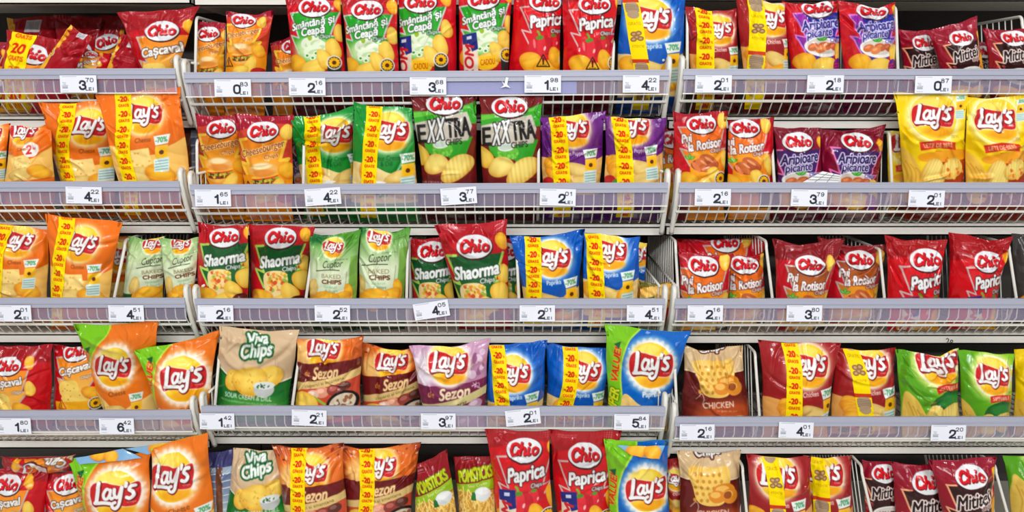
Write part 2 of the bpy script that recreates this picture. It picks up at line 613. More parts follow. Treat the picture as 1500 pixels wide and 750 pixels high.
NUM = {
    '0': [[(0, -.5), (-.36, -.38), (-.44, 0), (-.36, .38), (0, .5), (.36, .38), (.44, 0), (.36, -.38), (0, -.5)]],
    '1': [[(-.26, -.26), (-.02, -.36), (.1, -.5)], [(.1, -.5), (.1, .5)]],
    '2': [[(-.42, -.2), (-.3, -.44), (0, -.5), (.34, -.42), (.4, -.16), (.2, .1), (-.2, .32), (-.42, .5)], [(-.42, .5), (.44, .5)]],
    '3': [[(-.4, -.26), (-.26, -.46), (.04, -.5), (.34, -.36), (.32, -.12), (.04, -.03)], [(.04, -.03), (.38, .08), (.4, .34), (.08, .5), (-.28, .46), (-.44, .24)]],
    '4': [[(.18, -.5), (-.46, .22)], [(-.46, .22), (.48, .22)], [(.18, -.5), (.18, .5)]],
    '5': [[(.38, -.5), (-.3, -.5)], [(-.3, -.5), (-.38, -.04)], [(-.38, -.04), (-.06, -.16), (.32, -.06), (.42, .2), (.26, .44), (-.1, .5), (-.42, .3)]],
    '6': [[(.38, -.3), (.16, -.49), (-.16, -.46), (-.4, -.12), (-.4, .22), (-.16, .49), (.2, .47), (.42, .2), (.24, -.04), (-.1, -.06), (-.38, .14)]],
    '7': [[(-.44, -.5), (.44, -.5)], [(.44, -.5), (.1, -.06), (-.1, .5)]],
    '8': [[(0, -.03), (-.32, -.14), (-.34, -.38), (0, -.5), (.34, -.38), (.32, -.14), (0, -.03), (-.38, .1), (-.4, .38), (0, .5), (.4, .38), (.38, .1), (0, -.03)]],
    '9': [[(-.38, .3), (-.16, .49), (.16, .46), (.4, .12), (.4, -.22), (.16, -.49), (-.2, -.47), (-.42, -.2), (-.24, .04), (.1, .06), (.38, -.14)]],
    'L': [[(-.3, -.5), (-.3, .5)], [(-.3, .5), (.4, .5)]], 'I': [[(0, -.5), (0, .5)]],
    'E': [[(-.34, -.5), (-.34, .5)], [(-.34, .5), (.4, .5)], [(-.34, 0), (.32, 0)], [(-.34, -.5), (.4, -.5)]],
}


def figures(c, s, cx, cy, w, h, pitch, wd, col):
    for i, ch in enumerate(s):
        x = cx + (i - (len(s) - 1) / 2) * pitch
        for st in NUM[ch]:
            c.line([(x + a * w, cy + b * (h - wd)) for a, b in st], wd, col, len(st) > 2)


# --- the family with the oval logo
def oval_base(side, top, low=(96, 14, 26)):
    c = Ink(side)
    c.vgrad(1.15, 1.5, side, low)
    c.poly([(-0.8, -0.7), (0.8, -0.7), (0.8, -0.02), (0.3, -0.12), (-0.1, -0.1), (-0.8, 0.03)], top)
    fine_print(c, -0.3, -0.3, 0.36, ['CHIPSURI DIN CARTOFI', 'CU AROME NATURALE'], (226, 160, 160), 0.022)
    for i in range(7):
        for j in range(6):
            c.ell(0.22 + 0.04 * i, -0.36 + 0.035 * j, 0.011, 0.011, (235, 150, 150), alpha=0.12 * i * 0.9)
    return c


def d_cascaval():
    c = oval_base(RED, (164, 18, 30))
    zig_panel(c, (243, 132, 26), (252, 206, 96), (196, 180, 170))
    corner_chips(c)
    for (x, y, w, h) in ((-0.17, 0.72, 0.36, 0.24), (-0.08, 0.95, 0.44, 0.2)):
        c.poly([(x - w / 2, y - h / 2), (x + w / 2, y - h * 0.6), (x + w * 0.55, y + h / 2), (x - w * 0.45, y + h * 0.6)], (250, 214, 104), True)
        for k in range(6):
            c.ell(x + c.rng.uniform(-.4, .4) * w, y + c.rng.uniform(-.35, .35) * h, 0.018, 0.014, (214, 160, 56))
    c.line([(-0.33, 1.02), (-0.1, 1.09), (0.12, 1.03)], 0.03, (232, 176, 60), True)
    c.chip(0.30, 0.86, 0.19, 0.13, -18, 1)
    c.poly([(-0.5, 0.98), (0.25, 1.02), (0.25, 1.7), (-0.5, 1.7)], (246, 176, 30))
    warn(c, -0.33, 1.05, 0.1, (190, 90, 10))
    oil_badge(c, 0.34, 1.1, 0.09)
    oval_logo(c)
    c.text('Cașcaval', -0.02, 0.36, 0.70, 0.2, WHITE, 0.012, 9, 0.15, (110, 70, 40), 0.014)
    c.text('Chips', 0.22, 0.53, 0.2, 0.085, WHITE, 0.006, 6, 0.15, (150, 100, 50), 0.008)
    return c


def d_cheeseburger():
    c = oval_base((205, 60, 40), (160, 16, 42))
    zig_panel(c, (243, 130, 22), (250, 190, 60), (252, 206, 60), y=0.12, lw=0.05)
    c.poly([(-0.5, 0.75), (0.55, 0.75), (0.55, 1.7), (-0.5, 1.7)], (246, 150, 22))
    c.chip(0.44, 0.05, 0.11, 0.15, 20, 0)
    c.chip(0.40, 0.72, 0.14, 0.14, 20, 1)
    for (y, rx, ry, col) in ((0.95, 0.2, 0.075, (236, 176, 80)), (0.9, 0.23, 0.06, (120, 60, 24)), (0.85, 0.25, 0.05, (150, 180, 60)), (0.815, 0.24, 0.04, (226, 70, 30)), (0.79, 0.25, 0.035, (252, 200, 60))):
        c.ell(0.02, y, rx, ry, col, 5)
    c.specks(24, -0.18, 0.22, 0.84, 0.93, 0.012, 0.03, [(70, 40, 16), (240, 190, 60), (60, 90, 30), (200, 90, 30)])
    c.ell(0.0, 0.68, 0.25, 0.135, (238, 178, 92))
    c.ell(0.0, 0.74, 0.2, 0.07, (226, 140, 52), soft=0.7)
    c.ell(-0.02, 0.615, 0.17, 0.055, (252, 226, 170), soft=0.6)
    c.chip(0.2, 1.06, 0.13, 0.22, -25, 0)
    c.chip(-0.02, 1.16, 0.2, 0.1, 10, 0)
    warn(c, -0.31, 0.98, 0.115)
    c.ell(0.38, 1.2, 0.16, 0.1, (190, 30, 30))
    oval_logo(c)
    c.text('Cheeseburger', 0.0, 0.33, 0.84, 0.17, (140, 20, 22), 0.004, 11, 0.1, (252, 222, 140), 0.012)
    c.text('Chips', 0.16, 0.46, 0.26, 0.1, (140, 20, 22), 0.002, 9, 0.1, (252, 222, 140), 0.01)
    return c


def d_onion(gift=False):
    c = oval_base((208, 20, 36), (176, 16, 30))
    zig_panel(c, (24, 156, 30), (70, 178, 56), (198, 200, 190))
    corner_chips(c)
    c.ell(0.0, 0.75, 0.34, 0.2, (196, 224, 160), soft=0.9)
    for (x, y, a, b) in ((-0.1, 0.65, 0.12, 0.1), (0.02, 0.62, 0.14, 0.12), (0.12, 0.7, 0.13, 0.1), (0.0, 0.77, 0.17, 0.09)):
        c.ell(x, y, a, b, (226, 236, 206), 10)
        c.ell(x + 0.02, y + 0.02, a * 0.6, b * 0.4, (180, 214, 150), 15, 0.8)
    c.ell(-0.05, 0.55, 0.04, 0.05, (150, 180, 40))
    for (x, y) in ((-0.1, 0.86), (0.0, 0.9), (0.06, 0.82), (-0.03, 1.0)):
        c.ell(x, y, 0.05, 0.04, (232, 240, 214))
        c.ell(x, y, 0.025, 0.02, (60, 150, 50))
    c.chip(0.36, 0.74, 0.13, 0.18, 15, 0)
    c.chip(-0.3, 1.0, 0.19, 0.15, -25, 1)
    c.chip(0.02, 1.08, 0.25, 0.14, 14, 0)
    c.chip(0.2, 0.92, 0.12, 0.18, 35, 0)
    oil_badge(c, 0.37, 0.98, 0.085)
    if gift:
        gift_bar(c)
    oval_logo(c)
    c.text('Smântână și', -0.01, 0.30, 0.82, 0.18, WHITE, 0.009, 11, 0.15, (30, 80, 40), 0.010)
    c.text('Ceapă', 0.0, 0.44, 0.46, 0.19, WHITE, 0.011, 9, 0.15, (30, 80, 40), 0.012)
    c.text('Chips', 0.22, 0.53, 0.2, 0.085, WHITE, 0.006, 8, 0.15, (30, 80, 40), 0.01)
    return c


def d_paprica(gift=False):
    c = oval_base((210, 12, 26), (166, 18, 26))
    zig_panel(c, (216, 14, 28), (220, 28, 34), (206, 180, 176))
    c.chip(0.48, 0.0, 0.09, 0.14, 20, 1)
    c.chip(0.47, 0.75, 0.11, 0.2, 20, 1)
    pepper(c, 0.17, 0.68, 0.14)
    pepper(c, -0.08, 0.76, 0.2)
    c.chip(-0.26, 1.06, 0.22, 0.17, -15, 1)
    c.chip(0.05, 1.14, 0.28, 0.12, 8, 1)
    c.chip(0.2, 0.98, 0.13, 0.2, 35, 1)
    if gift:
        gift_bar(c)
    else:
        warn(c, -0.04, 1.04, 0.115)
    oil_badge(c, 0.38, 1.02, 0.09)
    oval_logo(c)
    c.text('Paprica', 0.04, 0.36, 0.66, 0.27, WHITE, 0.014, 8, 0.15, (60, 20, 26), 0.014)
    c.text('Chips', 0.2, 0.52, 0.2, 0.09, WHITE, 0.006, 6, 0.15, (60, 20, 26), 0.01)
    return c


def d_wings(dark=False):
    if dark:
        c = oval_base((134, 14, 48), (120, 12, 34), (70, 10, 40))
        zig_panel(c, (60, 26, 96), (70, 30, 100), (230, 120, 180), y=0.16)
    else:
        c = oval_base((204, 22, 34), (180, 14, 28), (90, 10, 50))
        zig_panel(c, (36, 40, 142), (58, 48, 150), (206, 120, 210))
        c.poly([(-0.42, 0.12), (-0.25, 0.1), (-0.12, 0.42), (-0.24, 0.5)], (150, 40, 160))
        c.poly([(-0.38, 0.55), (-0.22, 0.56), (-0.12, 0.9), (-0.2, 0.86)], (150, 40, 160))
        c.poly([(0.46, 0.1), (0.34, 0.4), (0.44, 0.4), (0.5, 0.3)], (150, 40, 160))
    c.chip(0.47, 0.02, 0.08, 0.12, 20, 1)
    plate(c, 0.05, 0.72, 0.34, [(-0.55, 0.0, 0.3, 0.2, (206, 110, 60)), (0.1, -0.05, 0.35, 0.22, (196, 100, 56)), (0.6, -0.05, 0.3, 0.2, (190, 90, 50)), (-0.15, 0.12, 0.3, 0.2, (220, 130, 70))])
    leaf(c, 0.02, 0.6, 0.1)
    c.chip(0.42, 0.84, 0.14, 0.2, 15, 0)
    c.chip(-0.26, 1.0, 0.22, 0.17, -15, 1)
    c.chip(0.08, 1.05, 0.26, 0.15, 8, 0)
    c.ell(0.38, 1.06, 0.12, 0.15, (110, 30, 140))
    for k in range(3):
        c.line([(0.28, 1.02 + 0.05 * k), (0.48, 0.98 + 0.05 * k)], 0.022, (210, 40, 70))
    oval_logo(c)
    ol = (222, 214, 240)
    c.text('Aripioare', 0.03, 0.33, 0.74, 0.24, (44, 40, 130) if not dark else (40, 24, 84), 0.010, 7, 0.15, ol, 0.016)
    c.text('picante', 0.0, 0.49, 0.5, 0.18, (44, 40, 130) if not dark else (40, 24, 84), 0.008, 7, 0.15, ol, 0.014)
    c.text('Chips', 0.28, 0.6, 0.2, 0.085, (44, 40, 130), 0.004, 6, 0.15, ol, 0.01)
    return c


def d_mititei():
    c = oval_base((150, 16, 38), (150, 20, 44), (70, 10, 20))
    zig_panel(c, (46, 14, 16), (52, 20, 18), (248, 176, 130), y=0.12)
    c.chip(0.5, 0.02, 0.07, 0.15, 15, 1)
    c.chip(0.48, 0.7, 0.12, 0.3, 10, 1)
    plate(c, 0.1, 0.86, 0.36, [(-0.5, -0.02, 0.32, 0.15, (110, 50, 30)), (-0.1, 0.1, 0.36, 0.15, (130, 58, 36)), (0.3, 0.0, 0.34, 0.15, (96, 42, 26)), (0.6, -0.2, 0.2, 0.14, (220, 200, 90))])
    for k in range(7):
        c.line([(-0.12 + 0.06 * k, 0.78), (-0.16 + 0.06 * k, 0.93)], 0.012, (60, 24, 16), alpha=0.7)
    c.specks(60, -0.45, -0.25, 0.6, 1.0, 0.008, 0.02, [(226, 90, 90), (200, 60, 60)])
    c.chip(-0.2, 1.2, 0.25, 0.15, -10, 1)
    c.chip(0.2, 1.25, 0.25, 0.15, 10, 0)
    oval_logo(c)
    c.text('Mititei', 0.02, 0.38, 0.64, 0.24, (26, 8, 10), 0.009, 9, 0.2, (240, 224, 216), 0.022)
    c.text('Chips', 0.24, 0.53, 0.22, 0.1, (60, 16, 16), 0.004, 8, 0.15, (240, 216, 206), 0.012)
    return c


def d_rotisor(brown=False):
    c = oval_base((196, 18, 34), (168, 20, 34) if not brown else (136, 24, 32))
    zig_panel(c, (150, 66, 36) if brown else (233, 96, 28), (250, 158, 30), (200, 176, 170), y=0.06)
    c.poly([(-0.2, 0.5), (0.5, 0.5), (0.5, 1.6), (-0.3, 1.6)], (248, 162, 28), alpha=0.8)
    c.chip(0.42, -0.06, 0.11, 0.15, 15, 0)
    c.chip(0.46, 0.7, 0.1, 0.2, 15, 0)
    for (x, y, a, b, r, col) in ((0.03, 0.76, 0.27, 0.13, 0, (150, 64, 30)), (0.1, 0.7, 0.2, 0.12, -30, (196, 96, 48)), (-0.02, 0.76, 0.16, 0.1, -35, (210, 110, 56)), (0.14, 0.76, 0.16, 0.09, -40, (180, 80, 40)), (-0.14, 0.8, 0.12, 0.045, -50, (222, 120, 70))):
        c.ell(x, y, a, b, col, r)
    c.ell(0.1, 0.66, 0.1, 0.025, (240, 170, 110), -30, 0.8)
    c.ell(0.0, 0.72, 0.08, 0.02, (244, 180, 120), -35, 0.8)
    leaf(c, -0.26, 0.66, 0.09, (90, 160, 50))
    c.chip(-0.3, 1.06, 0.22, 0.16, -10, 1)
    c.chip(0.06, 1.14, 0.26, 0.13, 12, 0)
    c.chip(0.22, 0.96, 0.12, 0.2, 30, 0)
    oil_badge(c, 0.36, 1.02, 0.092)
    oval_logo(c)
    ol = (120, 40, 30)
    c.text('Pui', -0.3, 0.27, 0.2, 0.16, WHITE, 0.012, 9, 0.15, ol, 0.012)
    c.text('la Rotisor', 0.04, 0.38, 0.66, 0.17, WHITE, 0.012, 9, 0.15, ol, 0.012)
    c.text('Chips', 0.24, 0.50, 0.22, 0.09, WHITE, 0.006, 8, 0.15, ol, 0.01)
    return c


def d_extra():
    c = Ink((118, 26, 28))
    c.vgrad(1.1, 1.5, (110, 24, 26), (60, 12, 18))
    c.poly([(-0.6, 0.12), (0.1, 0.1), (0.6, -0.08), (0.5, 0.3), (-0.55, 0.4)], (52, 160, 34))
    c.poly([(-0.5, 0.14), (0.4, 0.02), (0.42, 0.06), (-0.5, 0.22)], (120, 200, 70), alpha=0.7)
    c.poly([(0.0, 0.62), (0.46, 0.5), (0.36, 0.78), (0.14, 0.92)], (46, 160, 36))
    c.poly([(-0.32, 0.6), (0.05, 0.6), (0.08, 0.78), (-0.1, 0.84), (-0.3, 0.72)], (64, 170, 44))
    c.poly([(-0.48, 0.30), (0.36, 0.12), (0.44, 0.34), (0.38, 0.56), (-0.1, 0.6), (-0.44, 0.58)], (196, 188, 172))
    c.ell(-0.02, 0.7, 0.17, 0.1, (96, 186, 50))
    c.specks(30, -0.16, 0.14, 0.7, 0.8, 0.015, 0.03, [(80, 170, 40), (130, 210, 80)])
    c.ell(-0.05, 0.62, 0.13, 0.062, (220, 226, 214), 5)
    c.ell(-0.05, 0.62, 0.1, 0.04, (190, 208, 190), 5)
    c.chip(-0.39, 0.78, 0.13, 0.19, 30, 0)
    c.chip(-0.13, 0.92, 0.21, 0.15, 5, 3)
    c.chip(0.22, 0.98, 0.30, 0.17, 28, 3, True)
    fine_print(c, -0.22, 1.2, 0.4, ['SOUR CREAM &', 'MARAR SI VERDEATA'], (222, 190, 180), 0.036)
    oval_logo(c, 0.29, 0.165)
    c.text('E', -0.36, 0.46, 0.13, 0.27, (24, 20, 20), 0.012, 5)
    c.text('TRA', 0.22, 0.36, 0.37, 0.28, (24, 20, 20), 0.014, 6)
    for x, y in ((-0.2, 0.42), (-0.06, 0.38)):
        c.text('X', x, y, 0.15, 0.33, (226, 226, 222), 0.012, 5, 0.1, (30, 26, 26), 0.016)
    c.text('CHIPS', 0.16, 0.58, 0.26, 0.09, (26, 22, 22), 0.006, 5)
    return c


def d_shaorma():
    c = oval_base((196, 22, 34), (176, 18, 32))
    zig_panel(c, (18, 84, 40), (28, 104, 46), (176, 214, 90), y=0.14, lw=0.04)
    corner_chips(c)
    c.poly([(-0.25, 0.62), (0.1, 0.58), (0.17, 0.8), (0.02, 1.1), (-0.2, 1.0)], (240, 214, 150), True)
    c.specks(70, -0.18, 0.16, 0.6, 0.92, 0.018, 0.04, [(240, 180, 60), (214, 80, 40), (250, 220, 110), (150, 180, 60), (236, 140, 50)])
    c.chip(0.4, 0.75, 0.14, 0.2, 20, 0)
    c.chip(-0.3, 1.04, 0.2, 0.16, -15, 1)
    c.chip(0.02, 1.12, 0.24, 0.13, 15, 0)
    c.chip(0.2, 0.95, 0.14, 0.18, 30, 0)
    c.ell(0.33, 1.12, 0.13, 0.1, (90, 24, 26))
    oval_logo(c)
    c.text('Shaorma', 0.03, 0.38, 0.76, 0.2, WHITE, 0.014, 7, 0.15, (24, 60, 34), 0.012)
    c.text('Chips', 0.2, 0.54, 0.26, 0.1, WHITE, 0.006, 6, 0.15, (24, 60, 34), 0.01)
    return c


# --- the family with the red banner on a yellow sun
def oil_label(c, x=0.31, y=0.45, k=1.0):
    c.poly([(x - 0.12 * k, y - 0.07 * k), (x + 0.15 * k, y - 0.1 * k), (x + 0.12 * k, y + 0.05 * k), (x - 0.08 * k, y + 0.08 * k)], (236, 242, 236))
    c.text('-70%', x + 0.01, y - 0.012, 0.19 * k, 0.085 * k, (30, 140, 70), 0.006, 5)
    c.poly([(x - 0.08 * k, y + 0.09 * k), (x + 0.12 * k, y + 0.07 * k), (x + 0.12 * k, y + 0.3 * k), (x - 0.08 * k, y + 0.3 * k)], (246, 196, 60))
    c.sunflower(x + 0.02, y + 0.19 * k, 0.085 * k, False)
    c.poly([(x - 0.1 * k, y + 0.3 * k), (x + 0.13 * k, y + 0.27 * k), (x + 0.13 * k, y + 0.5 * k), (x - 0.1 * k, y + 0.5 * k)], (212, 230, 226))
    for j in range(4):
        c.line([(x - 0.08 * k, y + (0.335 + 0.045 * j) * k), (x + 0.11 * k, y + (0.32 + 0.045 * j) * k)], 0.014 * k, (110, 170, 160))


def banner_bag(base, low, title, tcol, food, glow=(252, 244, 226), deep=None, tw=0.26, oil=True):
    c = Ink(base)
    c.ell(0, -0.1, 0.8, 0.55, tuple(min(255, v * 1.05 + 2) for v in base), soft=0.9)
    c.ell(0, 0.02, 0.42, 0.41, glow, alpha=0.3, soft=0.25)
    wave_logo(c, glow, big_glow=0.96)
    c.poly([(-0.8, 0.62), (-0.4, 0.52), (-0.2, 0.58), (0.05, 0.68), (0.3, 0.64), (0.5, 0.52), (0.8, 0.5), (0.8, 1.8), (-0.8, 1.8)], low, True)
    c.vgrad(1.15, 1.4, deep or base, tuple(v * 0.75 for v in (deep or base)))
    food(c)
    if oil:
        oil_label(c)
    if title:
        c.text(title, 0.02, 0.43, tw, 0.075 * (1.25 if 'p' in title or 'y' in title else 1), tcol, 0.006, 3)
    return c


def f_cheese(c):
    c.poly([(-0.3, 0.6), (0.12, 0.56), (0.2, 0.9), (-0.25, 0.95)], (250, 216, 130))
    for k in range(8):
        c.ell(c.rng.uniform(-.25, .15), c.rng.uniform(.62, .9), 0.02, 0.017, (226, 172, 70))
    c.chip(-0.12, 1.0, 0.34, 0.14, 5, 2)
    c.chip(0.3, 0.98, 0.25, 0.15, -15, 1)


def f_chips(c):
    for k in range(5):
        c.chip(-0.36 + 0.015 * k, 0.62 + 0.05 * k, 0.13, 0.12, -10, 1)
    c.chip(0.16, 0.75, 0.34, 0.12, -18, 2)
    c.chip(0.2, 0.93, 0.36, 0.12, 14, 2)


def f_paprika(c):
    c.chip(-0.35, 0.68, 0.14, 0.13, -10, 1)
    c.chip(0.05, 0.76, 0.36, 0.11, -22, 2)
    c.chip(0.28, 0.74, 0.16, 0.13, 30, 1)
    c.ell(-0.16, 0.74, 0.05, 0.05, (206, 40, 34))
    c.ell(-0.25, 0.86, 0.07, 0.06, (60, 130, 40))
    c.ell(0.06, 0.9, 0.06, 0.05, (196, 34, 40))
    c.ell(-0.08, 0.86, 0.05, 0.04, (232, 160, 40))
    c.chip(0.2, 0.98, 0.3, 0.1, 5, 1)


def f_dill(c):
    c.chip(-0.36, 0.64, 0.13, 0.16, -10, 1)
    c.chip(0.22, 0.74, 0.3, 0.11, 18, 2)
    c.ell(-0.14, 0.9, 0.18, 0.1, (206, 206, 196))
    c.ell(-0.14, 0.86, 0.15, 0.06, (234, 234, 226))
    c.chip(0.2, 0.95, 0.3, 0.12, -12, 2)
    c.specks(14, -0.3, 0.0, 0.95, 1.05, 0.02, 0.04, [(40, 120, 50), (110, 160, 60)])


def f_meat(c):
    for k in range(6):
        c.chip(-0.34 + 0.012 * k, 0.60 + 0.045 * k, 0.15, 0.11, -8, 1)
    for (x, y) in ((-0.36, 0.92), (-0.22, 0.96), (-0.3, 1.0)):
        c.ell(x, y, 0.1, 0.06, (176, 70, 34), 15)
        c.ell(x - .02, y - .02, 0.05, 0.025, (224, 120, 70), 15)
    c.chip(0.12, 0.76, 0.3, 0.12, -24, 2)
    c.chip(0.2, 0.95, 0.36, 0.13, 8, 1)
    c.ell(-0.42, 1.06, 0.1, 0.05, (50, 110, 40))


def d_cheese(small=False):
    def food(c):
        f_cheese(c)
        if small:
            c.ell(0.2, 0.46, 0.185, 0.175, (244, 240, 232))
            c.text('2', 0.16, 0.46, 0.13, 0.2, (210, 30, 40), 0.012, 0, 0.1)
            c.text('lei', 0.29, 0.44, 0.08, 0.07, (210, 30, 40), 0.006)
    c = banner_bag((228, 108, 20), (250, 196, 100), 'Cheese', (150, 70, 20), food, (252, 222, 160), oil=not small)
    return c


def d_green():
    c = banner_bag((18, 132, 44), (236, 208, 140), None, WHITE, f_dill, (230, 240, 190))
    c.text('Sour Cream', 0.0, 0.44, 0.42, 0.08, (10, 70, 30), 0.003, 2)
    c.text('& Dill', -0.02, 0.53, 0.2, 0.075, (10, 70, 30), 0.003, 2)
    return c


def d_purple():
    c = banner_bag((96, 26, 116), (240, 190, 110), None, WHITE, f_chips, (240, 220, 190))
    c.text('Green Peppers', 0.02, 0.45, 0.46, 0.09, (240, 232, 240), 0.005, 3)
    c.ell(-0.42, 0.95, 0.1, 0.1, (190, 30, 40))
    c.ell(-0.3, 1.0, 0.09, 0.08, (60, 150, 50))
    return c


def d_blue():
    return banner_bag((8, 84, 176), (240, 206, 134), 'Paprika', WHITE, f_paprika, (236, 244, 252), (6, 60, 130))


def d_meat():
    return banner_bag((150, 24, 28), (232, 164, 84), 'Chicken', (244, 226, 214), f_meat, (250, 226, 190), (110, 18, 22))


def d_beer():
    c = Ink((246, 208, 8))
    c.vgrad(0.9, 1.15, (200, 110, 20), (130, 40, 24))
    c.ell(0, 0.02, 0.44, 0.42, (255, 238, 140), soft=0.25)
    c.ell(0, 0.02, 0.38, 0.37, (250, 246, 214))
    c.ell(0, 0.02, 0.365, 0.355, (250, 220, 60))
    wave_logo(c, None)
    c.text('STRONG', 0.3, 0.32, 0.13, 0.045, (150, 130, 30), 0.002, 4)
    c.poly([(-0.05, 0.52), (0.5, 0.52), (0.6, 1.0), (0.4, 1.1), (-0.3, 1.1), (-0.2, 0.8)], (170, 52, 22))
    c.poly([(-0.24, 0.56), (0.4, 0.5), (0.44, 0.64), (-0.2, 0.68)], (240, 160, 24), True)
    c.poly([(-0.27, 0.40), (0.0, 0.365), (0.27, 0.40), (0.27, 0.51), (0.0, 0.48), (-0.26, 0.52)], (214, 44, 26))
    c.text('LETE DE BERE', 0.0, 0.44, 0.42, 0.06, (250, 224, 170), 0.005, 2)
    c.poly([(-0.55, 0.5), (-0.4, 0.55), (-0.28, 0.75), (-0.22, 0.95), (-0.3, 1.25), (-0.5, 1.2)], (238, 190, 70), True)
    for k in range(4):
        c.line([(-0.5 + 0.06 * k, 0.62 + 0.05 * k), (-0.42 + 0.05 * k, 0.85), (-0.44 + 0.05 * k, 1.1)], 0.02, (216, 156, 40), True, 0.8)
    c.chip(-0.08, 0.86, 0.17, 0.22, -15, 3, True)
    c.chip(0.2, 0.78, 0.19, 0.15, 12, 3, True)
    c.specks(40, 0.1, 0.5, 0.62, 1.1, 0.012, 0.035, [(246, 170, 60), (250, 200, 90), (226, 110, 40)])
    c.specks(20, -0.4, 0.2, 1.12, 1.25, 0.015, 0.04, [(246, 190, 90), (120, 30, 20)])
    oil_label(c, 0.4, -0.24, 0.6)
    return c


def d_lime():
    c = Ink((130, 196, 24))
    c.ell(-0.5, 0.3, 0.5, 0.8, (86, 160, 24), soft=0.9)
    c.vgrad(0.95, 1.25, (34, 90, 32), (18, 40, 26))
    c.ell(0, 0.02, 0.42, 0.41, (200, 224, 110), soft=0.3)
    c.ell(0, 0.02, 0.36, 0.35, (240, 240, 190))
    wave_logo(c, None)
    c.text('STRONG', 0.34, 0.3, 0.12, 0.04, (80, 130, 30), 0.002, 4)
    c.poly([(-0.05, 0.5), (0.5, 0.46), (0.6, 1.2), (-0.3, 1.3), (-0.2, 0.8)], (24, 96, 40), True)
    c.ell(0.2, 0.6, 0.26, 0.1, (40, 130, 50), -5, 1, 0.5)
    c.poly([(-0.08, 0.35), (0.14, 0.32), (0.36, 0.35), (0.36, 0.46), (0.14, 0.43), (-0.07, 0.47)], (208, 40, 30))
    c.text('SETEBILE', 0.14, 0.39, 0.34, 0.058, (246, 220, 180), 0.005, 2)
    c.poly([(-0.55, 0.5), (-0.42, 0.52), (-0.3, 0.7), (-0.2, 0.95), (-0.34, 1.2), (-0.55, 1.15)], (228, 190, 80), True)
    for k in range(4):
        c.line([(-0.5 + 0.06 * k, 0.62 + 0.05 * k), (-0.42 + 0.05 * k, 0.85), (-0.44 + 0.05 * k, 1.1)], 0.02, (200, 150, 46), True, 0.8)
    c.chip(-0.1, 0.86, 0.16, 0.2, -12, 3, True)
    c.chip(0.2, 0.8, 0.22, 0.16, 15, 3, True)
    c.specks(10, 0.35, 0.5, 0.95, 1.1, 0.03, 0.05, [(220, 130, 80), (232, 160, 100)])
    oil_label(c, 0.42, -0.12, 0.5)
    return c


def d_baked(pale=False):
    g = (150, 190, 110) if pale else (78, 150, 44)
    c = Ink(g)
    c.vgrad(-0.2, 0.5, g, (206, 220, 180))
    c.ell(-0.45, -0.3, 0.3, 0.3, (26, 110, 50) if not pale else (130, 180, 100), soft=0.7)
    c.vgrad(1.15, 1.3, (30, 90, 40), (20, 60, 30))
    c.poly([(0.42, 0.2), (0.8, 0.1), (0.8, 1.4), (0.4, 1.3)], (120, 170, 70) if not pale else (190, 206, 160))
    wave_logo(c, (226, 236, 196), True, 0.72)
    c.text('Cuptor', 0.04, 0.40, 0.5, 0.2, (44, 50, 34), 0.004, 8, 0.3)
    c.line([(-0.32, 0.56), (-0.05, 0.51), (0.2, 0.5)], 0.018, (44, 50, 34), True)
    c.text('Coapte la', 0.22, 0.27, 0.3, 0.05, (90, 110, 70), 0.002, 6, 0.2)
    c.poly([(-0.26, 0.56), (0.36, 0.52), (0.34, 1.0), (-0.22, 1.05)], (214, 224, 190))
    c.line([(0.36, 0.52), (0.34, 1.0)], 0.012, (150, 160, 120))
    c.text('BAKED', 0.03, 0.64, 0.42, 0.085, (150, 130, 90), 0.004, 2)
    c.text('CHIPS', 0.05, 0.76, 0.42, 0.085, (110, 60, 36), 0.009, 2)
    c.text('Verdeturi', 0.03, 0.87, 0.3, 0.06, (110, 180, 130), 0.003, 4, 0.2)
    c.text('& Iaurt', 0.06, 0.95, 0.3, 0.06, (110, 180, 130), 0.003, 4, 0.2)
    c.chip(-0.38, 0.95, 0.13, 0.2, -10, 2)
    c.chip(0.42, 0.98, 0.09, 0.2, 10, 1)
    c.chip(0.25, 1.12, 0.25, 0.14, 30, 1)
    c.chip(-0.05, 1.1, 0.28, 0.13, 5, 1)
    c.chip(-0.2, 1.26, 0.25, 0.12, -20, 1)
    return c


